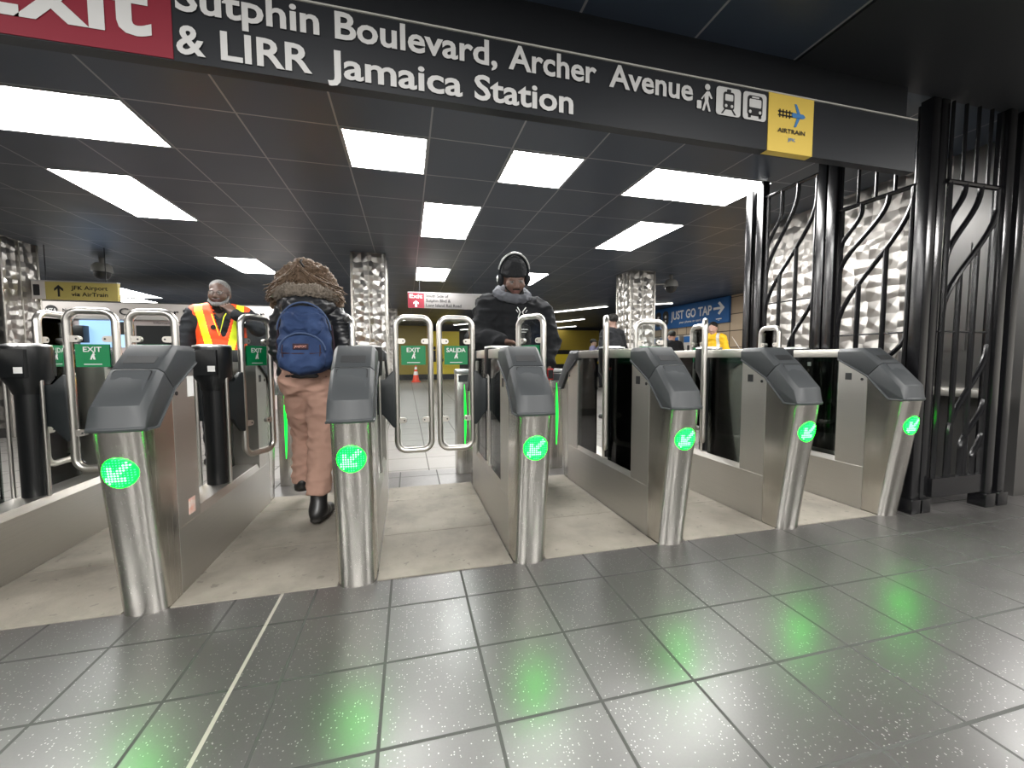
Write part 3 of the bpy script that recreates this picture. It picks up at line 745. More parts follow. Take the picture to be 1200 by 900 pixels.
for x, y in ((3.13, 1.885), (3.205, 1.885), (3.13, 2.45), (3.13, 2.53), (3.13, 3.10), (3.13, 3.22), (3.75, 1.85), (3.872, 1.85)): post(x, y)
run((3.13, 3.07), (3.13, 2.56), [(1.95, .33, 2.25), (1.72, .62, 2.36), (1.40, .94, 2.25)], [(1.50, .55, 1.08)], zt=2.42, mid=1.475, botrail=True, nb=4, above=False)
run((3.13, 2.42), (3.13, 1.92), [(1.80, .33, 2.03), (1.62, .66, 2.06), (1.22, .95, 2.04)], [(1.15, .30, .75)], mid=1.16, nb=4)
run((3.24, 1.85), (3.74, 1.85), [(1.80, .33, 2.05), (1.58, .62, 2.06), (1.28, .95, 1.98)], [(1.08, .30, .50), (.72, .55, .40), (.50, .78, .33)], mid=1.16, nb=4)
# ------------------------------------------------------------------ people: smooth blended bodies meshed from distance fields
class Field:
    def __init__(s, res): s.res = res; s.pr = []
    def cone(s, a, b, ra, rb, k=.03, m=0, sc=(1, 1, 1)): s.pr.append(('c', np.array(a, float), np.array(b, float), ra, rb, k, m, np.array(sc, float), None)); return s
    def ell(s, c, r, k=.03, m=0, rot=None): s.pr.append(('e', np.array(c, float), np.array(r, float), 0, 0, k, m, None, None if rot is None else np.array(rot, float))); return s
    def chain(s, pts, rs, k=.03, m=0, sc=(1, 1, 1)):
        for i in range(len(pts) - 1): s.cone(pts[i], pts[i + 1], rs[i], rs[i + 1], k, m, sc)
        return s
    def cut(s, c, r, k=.02, rot=None): s.pr.append(('x', np.array(c, float), np.array(r, float), 0, 0, k, -1, None, None if rot is None else np.array(rot, float))); return s
    def bound(s, p):
        if p[0] == 'c':
            r = max(p[3], p[4]) * max(p[7].max(), 1); return np.minimum(p[1], p[2]) - r, np.maximum(p[1], p[2]) + r
        r = p[2].max() if p[8] is not None else p[2]; return p[1] - r, p[1] + r
    def dist(s, p, X, Y, Z):
        if p[0] == 'c':
            a, b, ra, rb, sc = p[1], p[2], p[3], p[4], p[7]
            d = (b - a) / sc; L = max(d @ d, 1e-12)
            x, y, z = (X - a[0]) / sc[0], (Y - a[1]) / sc[1], (Z - a[2]) / sc[2]
            t = np.clip((x * d[0] + y * d[1] + z * d[2]) / L, 0, 1)
            return (np.sqrt((x - t * d[0]) ** 2 + (y - t * d[1]) ** 2 + (z - t * d[2]) ** 2) - (ra + (rb - ra) * t)) * sc.min()
        x, y, z = X - p[1][0], Y - p[1][1], Z - p[1][2]
        if p[8] is not None:
            q = p[8]; x, y, z = (q[0, 0] * x + q[1, 0] * y + q[2, 0] * z), (q[0, 1] * x + q[1, 1] * y + q[2, 1] * z), (q[0, 2] * x + q[1, 2] * y + q[2, 2] * z)
        r = p[2]; k0 = np.sqrt((x / r[0]) ** 2 + (y / r[1]) ** 2 + (z / r[2]) ** 2)
        k1 = np.sqrt((x / r[0] ** 2) ** 2 + (y / r[1] ** 2) ** 2 + (z / r[2] ** 2) ** 2)
        return k0 * (k0 - 1) / np.maximum(k1, 1e-9)
    def mesh(s, name, mats, parent=None, wrinkle=0., wscale=9., clip=None, seed=0.):
        h = s.res
        bs = [s.bound(p) for p in s.pr if p[0] != 'x']
        lo = np.min([b[0] for b in bs], 0) - 3 * h; hi = np.max([b[1] for b in bs], 0) + 3 * h
        n = np.ceil((hi - lo) / h).astype(int) + 1
        D = np.full(n, 1., np.float32); E = np.full(n, 9., np.float32); Mi = np.zeros(n, np.int8)
        ax = [lo[i] + h * np.arange(n[i]) for i in range(3)]
        for p in s.pr:
            b0, b1 = s.bound(p); mg = p[5] + 2 * h
            i0 = np.maximum(np.floor((b0 - mg - lo) / h).astype(int), 0); i1 = np.minimum(np.ceil((b1 + mg - lo) / h).astype(int) + 1, n)
            if (i1 <= i0).any(): continue
            sl = tuple(slice(i0[i], i1[i]) for i in range(3))
            X, Y, Z = ax[0][sl[0]][:, None, None], ax[1][sl[1]][None, :, None], ax[2][sl[2]][None, None, :]
            d = s.dist(p, X, Y, Z).astype(np.float32); o = D[sl]; k = p[5]
            if p[0] == 'x':
                hh = np.maximum(k - np.abs(o + d), 0) / k; D[sl] = np.maximum(o, -d) + hh * hh * k / 4; continue
            hh = np.maximum(k - np.abs(o - d), 0) / k
            D[sl] = np.minimum(o, d) - hh * hh * k / 4
            e = E[sl]; w = d < e; Mi[sl] = np.where(w, p[6], Mi[sl]); E[sl] = np.where(w, d, e)
        if clip is not None:
            for nx, ny, nz, off in clip:
                pl = ax[0][:, None, None] * nx + ax[1][None, :, None] * ny + ax[2][None, None, :] * nz - off
                D = np.maximum(D, pl.astype(np.float32))
        V, Q = s.nets(D); W = lo + V * h
        idx = np.clip(np.round(V).astype(int), 0, n - 1); mi = Mi[idx[:, 0], idx[:, 1], idx[:, 2]]
        me = bpy.data.meshes.new(name); me.from_pydata(W.tolist(), [], Q.tolist()); me.update()
        if wrinkle:
            co = np.empty(len(W) * 3); me.vertices.foreach_get('co', co); nr = np.empty(len(W) * 3); me.vertices.foreach_get('normal', nr)
            co = co.reshape(-1, 3); nr = nr.reshape(-1, 3)
            for i in range(len(co)):
                q = Vector(co[i]) * wscale; q.z *= 1.7
                a = 1 - abs(noise.noise(q + Vector((seed, 3, 7)))) * 2.2 + .5 * noise.noise(q * 2.3)
                co[i] += nr[i] * wrinkle * (a - .5)
            me.vertices.foreach_set('co', co.ravel())
        me.polygons.foreach_set('material_index', mi[Q[:, 0]].astype(np.int32))
        me.polygons.foreach_set('use_smooth', np.ones(len(Q), bool)); me.update()
        return link(name, me, parent, mats)
    @staticmethod
    def nets(D):
        n = D.shape; S = D < 0
        cnt = np.zeros((n[0] - 1, n[1] - 1, n[2] - 1), np.float32); acc = np.zeros((3,) + cnt.shape, np.float32)
        g = lambda a, i, j, k: a[i:n[0] - 1 + i, j:n[1] - 1 + j, k:n[2] - 1 + k]
        cs = [(i, j, k) for i in (0, 1) for j in (0, 1) for k in (0, 1)]
        for a in cs:
            for d in range(3):
                if a[d]: continue
                b = list(a); b[d] = 1; b = tuple(b)
                da, db = g(D, *a), g(D, *b); x = g(S, *a) != g(S, *b)
                t = np.where(x, da / np.where(x, da - db, 1), 0)
                cnt += x
                for q in range(3): acc[q] += np.where(x, a[q] + (t if q == d else 0), 0)
        act = cnt > 0; ids = -np.ones(cnt.shape, np.int64); ids[act] = np.arange(act.sum())
        I = np.argwhere(act); V = I + (acc[:, act] / cnt[act]).T
        Q = []
        for d in range(3):
            sl0 = [slice(None)] * 3; sl1 = [slice(None)] * 3; sl0[d] = slice(0, -1); sl1[d] = slice(1, None)
            ch = S[tuple(sl0)] != S[tuple(sl1)]; E_ = np.argwhere(ch)
            u, v = (d + 1) % 3, (d + 2) % 3
            E_ = E_[(E_[:, u] > 0) & (E_[:, v] > 0) & (E_[:, u] < n[u] - 1) & (E_[:, v] < n[v] - 1)]
            f = S[E_[:, 0], E_[:, 1], E_[:, 2]]
            def at(du, dv):
                P_ = E_.copy(); P_[:, u] -= du; P_[:, v] -= dv; return ids[P_[:, 0], P_[:, 1], P_[:, 2]]
            q = np.stack([at(1, 1), at(0, 1), at(0, 0), at(1, 0)], 1)
            q[~f] = q[~f][:, ::-1]; Q.append(q)
        return V, np.concatenate(Q)
def rotm(yaw=0, pitch=0, roll=0):
    return np.array(Matrix.Rotation(R(yaw), 3, 'Z') @ Matrix.Rotation(R(pitch), 3, 'X') @ Matrix.Rotation(R(roll), 3, 'Y'))
V3 = lambda *a: np.array(a, float)
def skinmat(n, c): return mat(n, c, .5)
SK = {}
def head(F, c, rot, s=1., skin=0, lip=1, eye=2, pup=3, detail=True):
    """c: middle of the skull at eye height; the face looks along local -y"""
    L = lambda x, y, z: np.array(c) + rot @ (V3(x, y, z) * s)
    E = lambda x, y, z, a, b, d, k, m: F.ell(L(x, y, z), V3(a, b, d) * s, k * s, m, rot)
    E(0, .018, .040, .076, .096, .082, .02, skin); E(0, -.018, -.045, .060, .070, .066, .05, skin); E(0, -.066, -.092, .026, .024, .022, .03, skin)
    E(0, -.060, -.02, .052, .030, .050, .03, skin)
    for q in (-1, 1):
        E(q * .042, -.058, -.028, .024, .024, .024, .03, skin); E(q * .079, .016, -.008, .011, .022, .034, .012, skin)
        E(q * .028, -.074, .024, .024, .014, .009, .015, skin)
    if detail:
        for q in (-1, 1):
            F.cut(L(q * .031, -.098, .004), V3(.017, .014, .011) * s, .012 * s, rot)
    F.cone(L(0, -.084, .010), L(0, -.105, -.030), .009 * s, .014 * s, .015 * s, skin); E(0, -.094, -.036, .021, .013, .010, .012, skin)
    if detail:
        for q in (-1, 1):
            E(q * .031, -.080, .004, .0135, .0115, .0095, .004, eye); E(q * .031, -.0905, .004, .0055, .003, .0055, .003, pup)
        E(0, -.089, -.062, .026, .010, .006, .006, lip); E(0, -.087, -.072, .022, .010, .007, .006, lip)
    F.cone(L(0, .02, -.06), L(0, .032, -.19), .056 * s, .060 * s, .04 * s, skin)
    return L
def hand(F, w, rot, curl=35, skin=0, thumb=1, s=1., spread=1.):
    """w: wrist; local -z runs to the fingers, local x across the palm, palm faces -y; thumb on the +x or -x side"""
    L = lambda x, y, z: np.array(w) + rot @ (V3(x, y, z) * s)
    F.cone(L(0, 0, .02), L(0, 0, -.02), .026 * s, .027 * s, .02 * s, skin, (1, 1, 1))
    for x in (-.026, -.009, .009, .026): F.cone(L(x * .8, 0, -.02), L(x * 1.05, -.003, -.088), .015 * s, .0125 * s, .014 * s, skin)
    for i, (x, l) in enumerate(((-.031, .060), (-.0105, .076), (.0105, .082), (.031, .074))):
        x *= -thumb; p = V3(x, -.003, -.088); a = R(curl * .6)
        q = p.copy()
        for j, f in enumerate((.46, .31, .23)):
            nx = q + V3(x * .25 * f * spread, -math.sin(a) * l * f, -math.cos(a) * l * f)
            F.cone(L(*q), L(*nx), (.0088 - .0008 * j) * s, (.0082 - .0008 * j) * s, .004 * s, skin); q = nx; a += R(curl)
    t0, t1, t2, t3 = V3(thumb * .020, -.004, -.022), V3(thumb * .044, -.018, -.050), V3(thumb * .052, -.032, -.078), V3(thumb * .047, -.042, -.100)
    F.cone(L(*t0), L(*t1), .016 * s, .0115 * s, .014 * s, skin); F.cone(L(*t1), L(*t2), .0105 * s, .0095 * s, .006 * s, skin); F.cone(L(*t2), L(*t3), .0095 * s, .0078 * s, .005 * s, skin)
def frame_to(d, up=(0, -1, 0)):
    """rotation whose local -z points along d and whose local -y leans to up"""
    z = -np.array(d, float); z /= np.linalg.norm(z); y = -np.array(up, float); y -= z * (y @ z); y /= np.linalg.norm(y); x = np.cross(y, z)
    return np.stack([x, y, z], 1)

cloth = lambda n, c, r=.85: mat(n, c, r, 0, .25)
C = dict(navyjacket=cloth('dark_jacket', (.017, .019, .022), .8), hoodie=cloth('black_hoodie', (.013, .014, .016), .9), greyhood=cloth('grey_hood', (.11, .115, .13)), beanie=cloth('dark_beanie', (.022, .023, .025), .95),
         orange=mat('vest_orange', (.85, .075, .010), .6, emit=(1, .1, .01), estr=0.), lime=mat('vest_lime', (.72, .85, .02), .5), silver=mat('vest_silver', (.62, .62, .60), .35),
         puffer=mat('black_puffer', (.016, .017, .020), .32), fur=cloth('fur_trim', (.16, .135, .11), .95), blue=cloth('blue_canvas', (.024, .046, .12), .8), blue2=cloth('blue_canvas_seam', (.06, .09, .17), .8), patch=cloth('dark_patch', (.03, .016, .025), .7),
         pants=cloth('dusty_pink_trousers', (.40, .245, .19), .9), jeans=cloth('dark_trousers', (.02, .021, .025), .9), boot=mat('black_boot', (.010, .010, .011), .35), sole=mat('boot_sole', (.02, .018, .016), .7),
         hairb=cloth('brown_hair', (.105, .070, .046), .6), hairg=cloth('grey_hair', (.13, .128, .126), .8), hairk=cloth('black_hair', (.012, .011, .010), .7), yellow=mat('yellow_jacket', (.85, .50, .01), .6), lav=cloth('lavender_top', (.22, .22, .34)), cap=cloth('olive_cap', (.05, .055, .05)))
def hair_mat(m, sc=70):
    v = coords(m, (sc, sc, 9)); n = noise_n(m, v, 1., 4., .7); c = bsdf(m).inputs['Base Color'].default_value[:3]
    ln(m, ramp(m, n, [(.25, tuple(x * .45 for x in c)), (.75, tuple(min(1, x * 1.8) for x in c))]), bsdf(m).inputs['Base Color']); bump(m, n, .7, .01)
hair_mat(C['hairb']); hair_mat(C['fur'], 120); hair_mat(C['hairg'], 160)
def fabric(m, s=60, b=.25): bump(m, noise_n(m, coords(m), s, 4.), b, .004)
for k_ in ('navyjacket', 'hoodie', 'greyhood', 'beanie', 'pants', 'jeans', 'orange'): fabric(C[k_])
fabric(C['blue'], 220, .35)
m = C['blue']; ln(m, ramp(m, noise_n(m, coords(m), 9., 5.), [(.3, (.017, .034, .092)), (.7, (.034, .062, .148))]), bsdf(m).inputs['Base Color'])
def skins(key, c, lip):
    return [mat(key + '_skin', c, .5), mat(key + '_lips', lip, .45), mat(key + '_eye', (.17, .15, .14), .4), mat(key + '_pupil', (.012, .009, .007), .15)]
def legs_body(F, hips, knees, ankles, toes, m=0):
    for h, kn, an, to in zip(hips, knees, ankles, toes):
        F.chain([h, kn, an], [.070, .048, .036], .03, m); F.cone(an, to, .034, .026, .02, m)
def shoe(parent, an, to, m=None, boot=False, up=None):
    an = V3(*an); to = V3(*to); f = Field(.006); d = to - an; d[2] = 0; d /= np.linalg.norm(d); z0 = to[2]
    heel = an.copy(); heel[2] = z0 + .012; heel -= d * .035
    f.cone(heel + V3(0, 0, .016), to + d * .02 + V3(0, 0, .008), .036, .036, .03, 0, (1, 1, .9)); f.cone(an + V3(0, 0, -.02), an + d * .06 + V3(0, 0, -.045), .043, .04, .04, 0)
    if boot: f.cone(an + V3(0, 0, -.02), (an if up is None else V3(*up)) + V3(0, 0, .09 if up is None else 0), .046, .050, .03, 0)
    bt = z0 - .022
    f.cone(heel + V3(0, 0, -.012), to + d * .02 + V3(0, 0, -.012), .035, .038, .006, 1, (1, 1, .5))
    return f.mesh('boot' if boot else 'shoe', [m or C['boot'], C['sole']], parent, clip=[(0, 0, -1, -(z0 - .030))])

# ---------- man in the orange vest, standing behind the gates (faces the photographer)
def vest_worker(loc, rz, label, grey=True, raised=True):
    t = thing('person', loc, label, 'person', None, rz)
    S = skins('worker', (.078, .041, .028), (.09, .04, .034))
    F = Field(.0062); hc = V3(.0, -.035, 1.625); hr = rotm(-10 if raised else 8, 3, 0)
    L = head(F, hc, hr, 1.04)
    F.chain([(0, .0, 1.44), (0, .02, 1.25), (0, .02, .98)], [.085, .11, .12], .05, 0, (1.2, .85, 1))
    rs, re, rw = V3(-.215, .02, 1.42), V3(-.30, .05, 1.13), V3(-.27, -.03, .88)
    lsd, le, lw = V3(.215, .02, 1.42), V3(.315, -.16, 1.30), V3(.128, -.225, 1.43)
    if not raised: le, lw = V3(.29, .05, 1.13), V3(.27, -.03, .88)
    for a, b, c in ((rs, re, rw), (lsd, le, lw)): F.chain([a, b, c], [.05, .038, .028], .03)
    hand(F, rw, frame_to((0, -.1, -1), (1, 0, 0)), 30, 0, 1)
    if raised: hand(F, lw, frame_to((-.55, .15, .75), (-.4, .9, -.2)), 62, 0, 1, .98)
    else: hand(F, lw, frame_to((0, -.1, -1), (-1, 0, 0)), 30, 0, -1)
    hips = [(-.09, .02, .93), (.09, .02, .93)]; kn = [(-.10, .0, .50), (.10, .0, .50)]; an = [(-.11, .03, .10), (.11, .03, .10)]; to = [(-.13, -.13, .035), (.13, -.13, .035)]
    legs_body(F, hips, kn, an, to)
    F.mesh('body', S, t)
    for a, b in zip(an, to): shoe(t, a, b)
    # cropped hair and beard
    H = Field(.006)
    H.ell(hc + hr @ V3(0, .028, .062), V3(.081, .096, .076), .02, 0, hr); H.ell(hc + hr @ V3(0, .06, .02), V3(.080, .07, .08), .03, 0, hr)
    H.cut(hc + hr @ V3(0, -.115, .015), V3(.085, .08, .10), .01, hr)
    H.mesh('hair', [C['hairg'] if grey else C['hairk']], t, .002, 60)
    B = Field(.005)
    for q in (-1, 1): B.chain([hc + hr @ V3(q * .080, -.0, -.02), hc + hr @ V3(q * .066, -.045, -.075), hc + hr @ V3(q * .03, -.088, -.105)], [.008, .016, .016], .02)
    B.ell(hc + hr @ V3(0, -.090, -.102), V3(.032, .018, .024), .02, 0, hr); B.cone(hc + hr @ V3(-.028, -.098, -.052), hc + hr @ V3(.028, -.098, -.052), .006, .006, .008)
    if grey: B.mesh('beard', [C['hairg']], t, .0015, 80)
    g2 = bmesh.new()                                                # spectacles
    for q in (-1, 1): tube_in(g2, [tuple(hc + hr @ (V3(q * .034, -.103, .004) + V3(.024 * math.cos(a), 0, .017 * math.sin(a)))) for a in np.linspace(0, 2 * math.pi, 17)[:-1]], .0016, 5, True); tube_in(g2, [tuple(hc + hr @ V3(q * .058, -.10, .008)), tuple(hc + hr @ V3(q * .084, .0, .006))], .0016, 5)
    tube_in(g2, [tuple(hc + hr @ V3(-.011, -.105, .006)), tuple(hc + hr @ V3(.011, -.105, .006))], .0016, 5)
    finish('spectacles', g2, C['hairk'], t)
    J = Field(.0085)                                                # jacket
    J.chain([(0, .01, 1.425), (0, .02, 1.27), (0, .02, 1.05), (0, .02, .86)], [.125, .15, .155, .155], .06, 0, (1.18, .82, 1))
    J.cone((-.17, .02, 1.425), (.17, .02, 1.425), .082, .082, .06); J.cone((0, .02, 1.46), (0, .0, 1.515), .085, .072, .03)
    for a, b, c in ((rs, re, rw), (lsd, le, lw)):
        w_ = c + (b - c) * .10; J.chain([a, b, w_], [.080, .070, .052], .04)
    J.cut((0, -.085, 1.50), (.045, .06, .11), .015)
    J.mesh('jacket', [C['navyjacket']], t, .010, 8., clip=[(0, 0, -1, -.80)])
    U = Field(.0085); U.cone((0, .0, 1.42), (0, -.03, 1.50), .07, .065, .02); U.mesh('shirt_collar', [C['hairk']], t)
    T_ = Field(.0085)
    for h_, k_, a_ in zip(hips, kn, an): T_.chain([h_, k_, V3(*a_) + V3(0, 0, -.02)], [.105, .085, .075], .04)
    T_.cone((-.05, .02, .95), (.05, .02, .95), .12, .12, .05); T_.mesh('trousers', [C['jeans']], t, .008, 8., clip=[(0, 0, -1, -.045)])
    # vest: a shell over the chest, open in a V
    Vt = Field(.0075)
    Vt.chain([(0, .01, 1.42), (0, .02, 1.27), (0, .02, 1.05), (0, .02, .83)], [.137, .163, .170, .174], .05, 0, (1.18, .84, 1))
    Vt.cone((-.185, .02, 1.437), (.185, .02, 1.437), .088, .088, .06)
    for q in (-1, 1): Vt.cut((q * .315, .02, 1.30), (.105, .20, .24), .015)
    Vt.cut((0, .03, 1.56), (.085, .17, .13), .015)
    # V neck
    for i in range(9):
        z = 1.48 - i * .03; w_ = .105 * (1 - i / 9.) + .010; Vt.cut((.03, -.17, z), (w_, .14, .03), .008)
    vo_ = Vt.mesh('safety_vest', [C['orange'], C['lime'], C['silver']], t, .003, 8., clip=[(0, 0, -1, -.84)])
    me = vo_.data
    for p in me.polygons:
        c = p.center; x = c.x
        band = lambda u, w: abs(u) < w
        fr = c.y < .03
        for q in (-1, 1):
            u = (x - q * (.165 - .10 * max(0, min(1, (1.47 - c.z) / .45))))
            if fr and c.z > 1.0:
                if band(u, .032): p.material_index = 1
                if band(u, .012): p.material_index = 1
            if not fr and band(x - q * .12, .03): p.material_index = 1
        if band(c.z - 1.00, .035): p.material_index = 1
    bm = bmesh.new(); lathe_in(bm, [(.022, 0), (.022, .003)], n=16)
    for v in bm.verts: x, y, z = v.co; v.co = (-.045 + x, -.138 - z, 1.30 + y)
    finish('vest_mark', bm, C['hairk'], vo_)
    bm = bmesh.new(); tube_in(bm, [(-.075, -.03, 1.49), (-.05, -.125, 1.40), (.0, -.155, 1.22), (.04, -.125, 1.40), (.07, -.03, 1.49)], .005, 6); finish('lanyard', bm, C['lime'], t)
    return t
vest_worker((-1.74, 4.60, 0), R(14), 'man in orange safety vest with grey beard and spectacles, hand at his chin')
vest_worker((-.98, 5.6, 0), R(20), 'person in orange safety vest mostly hidden behind the woman with the backpack', False, False)

# ---------- woman walking away with the blue backpack
t = thing('person', (-.585, 2.86, 0), 'woman walking away with big hair, black jacket and pink trousers', 'person', None, math.pi)
wroot = t
S = skins('walker', (.55, .36, .28), (.45, .2, .18))
F = Field(.0065); hc = V3(.03, -.03, 1.475); hr = rotm(6, 8, 0); head(F, hc, hr, .96)
F.chain([(0, 0, 1.30), (0, .01, 1.12), (0, .02, .92)], [.075, .085, .11], .05, 0, (1.2, .85, 1))
arms = [(V3(-.165, .01, 1.275), V3(-.225, .04, 1.03), V3(-.20, -.10, .83)), (V3(.155, .0, 1.275), V3(.185, -.03, 1.03), V3(.16, -.19, .92))]
for a, b, c in arms: F.chain([a, b, c], [.042, .033, .025], .03)
hand(F, arms[0][2], frame_to((0, -.3, -1), (1, 0, 0)), 35, 0, 1, .9); hand(F, arms[1][2], frame_to((-.2, -.6, -.6), (-1, 0, 0)), 35, 0, -1, .9)
hips = [(-.075, .02, .86), (.075, .01, .86)]; kn = [(-.055, .06, .47), (.085, -.16, .49)]; an = [(-.05, .20, .115), (.10, -.10, .165)]; to = [(-.075, .06, .036), (.115, -.245, .16)]
legs_body(F, hips, kn, an, to); F.mesh('body', S, t)
[shoe(t, a_, b_, None, True, V3(*a_) + (V3(*k_) - V3(*a_)) * .22) for a_, b_, k_ in zip(an, to, kn)]
T_ = Field(.0075)
for h_, k_, a_ in zip(hips, kn, an):
    h_, k_, a_ = V3(*h_), V3(*k_), V3(*a_); T_.chain([h_, h_ * .45 + k_ * .55, k_, a_ + V3(0, 0, .045)], [.112, .092, .080, .066], .03)
T_.ell((-.07, .075, .885), (.095, .085, .10), .05); T_.ell((.07, .07, .885), (.095, .085, .10), .05); T_.cone((-.05, .02, .97), (.05, .02, .97), .115, .115, .06)
T_.mesh('trousers', [C['pants']], t, .010, 9., clip=[(0, 0, -1, -.185)])
J = Field(.008)
J.chain([(0, .005, 1.27), (0, .01, 1.13), (0, .03, .93)], [.115, .13, .162], .05, 0, (1.2, .88, 1)); J.cone((-.135, .01, 1.285), (.135, .01, 1.285), .072, .072, .05)
for a, b, c in arms:
    for i in range(7):                                               # quilted sleeves
        q0 = i / 7; q1 = (i + 1) / 7
        pa = a + (b - a) * q0; pb = a + (b - a) * q1; J.ell((pa + pb) / 2, (.074, .074, .042), .012)
    for i in range(5):
        pa = b + (c - b) * i / 5.5; pb = b + (c - b) * (i + 1) / 5.5; J.ell((pa + pb) / 2, (.062, .062, .046), .012)
J.mesh('jacket', [C['puffer']], t, .006, 12., clip=[(0, 0, -1, -.885)])
Hd = Field(.007)                                                     # hood lying on the back, fur trimmed
Hd.chain([(-.11, .085, 1.335), (-.05, .155, 1.315), (.05, .155, 1.315), (.11, .085, 1.335)], [.055, .062, .062, .055], .05, 0, (1, 1, 1.05)); Hd.mesh('hood', [C['puffer']], t, .006, 14.)
Fu = Field(.007); ps = [(-.17, .0, 1.375), (-.14, .12, 1.392), (-.065, .19, 1.398), (.065, .19, 1.398), (.14, .12, 1.392), (.17, .0, 1.375)]
Fu.chain(ps, [.034, .038, .040, .040, .038, .034], .02); Fu.mesh('fur_trim', [C['fur']], t, .014, 55.)
Ha = Field(.0075)                                                    # big loose hair
Ha.ell(hc + V3(-.01, .03, .055), (.088, .108, .094), .03); Ha.ell((.0, .06, 1.455), (.092, .085, .075), .05)
for q, (x, z, w_) in ((1, (.178, 1.385, .034)), (1, (.160, 1.365, .032)), (-1, (-.150, 1.385, .032)), (-1, (-.140, 1.36, .030))):
    Ha.chain([(q * .06, .05, 1.50), (x * .62, .055, 1.47), (x, .055, z)], [.070, .050, w_], .05)
Ha.chain([(.12, .04, 1.44), (.195, .03, 1.37), (.195, .02, 1.325)], [.05, .032, .015], .03); Ha.chain([(-.12, .04, 1.43), (-.170, .03, 1.37), (-.178, .02, 1.325)], [.05, .03, .014], .03)
ho = Ha.mesh('hair', [C['hairb']], t, .018, 26.)
bm = bmesh.new(); rnd = random.Random(3)                             # loose strands
for i in range(150):
    a = rnd.uniform(-1, 1); x0 = .03 + a * .075; z0 = 1.575 - abs(a) * .06 - rnd.random() * .05; q = 1 if rnd.random() < .58 else -1
    x1 = q * rnd.uniform(.08, .215); z1 = 1.345 + rnd.random() * .09 - abs(x1) * .1 + .03; y0 = .135 - abs(a) * .03; y1 = rnd.uniform(.06, .17)
    P_ = [Vector((x0, y0, z0)), Vector((x0 * .5 + x1 * .5, y0 + .03, (z0 + z1) / 2 - .005)), Vector((x1, y1, z1)), Vector((x1 + q * rnd.uniform(0, .03), y1, z1 - rnd.uniform(.0, .04)))]
    tube_in(bm, P_, [.004, .0045, .003, .001], 4)
finish('loose_hair', bm, C['hairb'], ho)
tube('hair_clip', [(-.005, .155, 1.545), (.015, .15, 1.575), (.01, .13, 1.592)], .006, C['hairk'], ho)
# backpack: carried, a thing of its own
t = thing('backpack', (-.572, 2.86, 0), 'blue canvas backpack with dark patch on the walking woman\'s back', 'backpack', None, math.pi); t.scale = (.84, 1, 1)
ox = .0
Bk = Field(.006)
Bk.chain([(-.078, .195, 1.245), (-.108, .215, 1.00)], [.056, .066], .05); Bk.chain([(.078, .195, 1.245), (.108, .215, 1.00)], [.056, .066], .05)
Bk.chain([(0, .20, 1.235), (0, .225, 1.0)], [.070, .080], .06); Bk.ell((0, .215, 1.10), (.166, .085, .19), .04); Bk.ell((0, .225, 1.0), (.155, .085, .07), .05)
Bk.mesh('main_bag', [C['blue']], t, .010, 8.)
Bp = Field(.005); Bp.ell((0, .290, 1.035), (.142, .045, .115), .03); Bp.ell((0, .295, .985), (.138, .045, .065), .04); Bp.mesh('front_pocket', [C['blue']], t, .005, 10.)
Bq = Field(.005); Bq.ell((-.055, .275, 1.19), (.07, .036, .062), .03); Bq.ell((.055, .275, 1.19), (.07, .036, .062), .03); Bq.cone((-.10, .27, 1.235), (.10, .27, 1.235), .026, .026, .02); Bq.mesh('upper_pocket', [C['blue']], t, .010, 12.)
tube('zipper', [(.145 * math.cos(a), .326 - .030 * abs(math.cos(a)), 1.045 + .100 * math.sin(a)) for a in np.linspace(.05, math.pi - .05, 15)], .0055, C['blue2'], t)
tube('zipper', [(.172 * math.cos(a), .255 - .02 * abs(math.cos(a)), 1.15 + .175 * math.sin(a)) for a in np.linspace(.1, math.pi - .1, 17)], .0055, C['blue2'], t)
tube('pocket_seam', [(-.125, .316, 1.033), (-.06, .336, 1.03), (.06, .336, 1.03), (.125, .316, 1.033)], .004, C['patch'], t)
box('brand_patch', -.048, .048, .331, .341, 1.052, 1.086, C['patch'], t, .003)
bm = bmesh.new(); text_in(bm, 'JANSPORT', -.038, 1.063, -.342, cap=.013, x1=.038, bold=.01)
for v in bm.verts: v.co = (-v.co.x, -v.co.y, v.co.z)
finish('patch_lettering', bm, mat('patch_thread', (.55, .25, .2), .7), t, recalc=False)
for q in (-1, 1):
    tube('shoulder_strap', [(q * .085, .20, 1.325), (q * .10, .09, 1.372), (q * .115, -.05, 1.365), (q * .12, -.125, 1.27), (q * .125, -.115, 1.12), (q * .14, .02, .99), (q * .13, .17, .99)], .016, C['blue2'], t, 8)
    tube('zip_pull', [(q * .115, .315, 1.08), (q * .118, .325, 1.045), (q * .112, .325, 1.01)], .0035, C['patch'], t, 6)
    tube('side_strap', [(q * .168, .20, 1.20), (q * .185, .21, 1.08), (q * .165, .20, .97)], .006, C['patch'], t, 6)

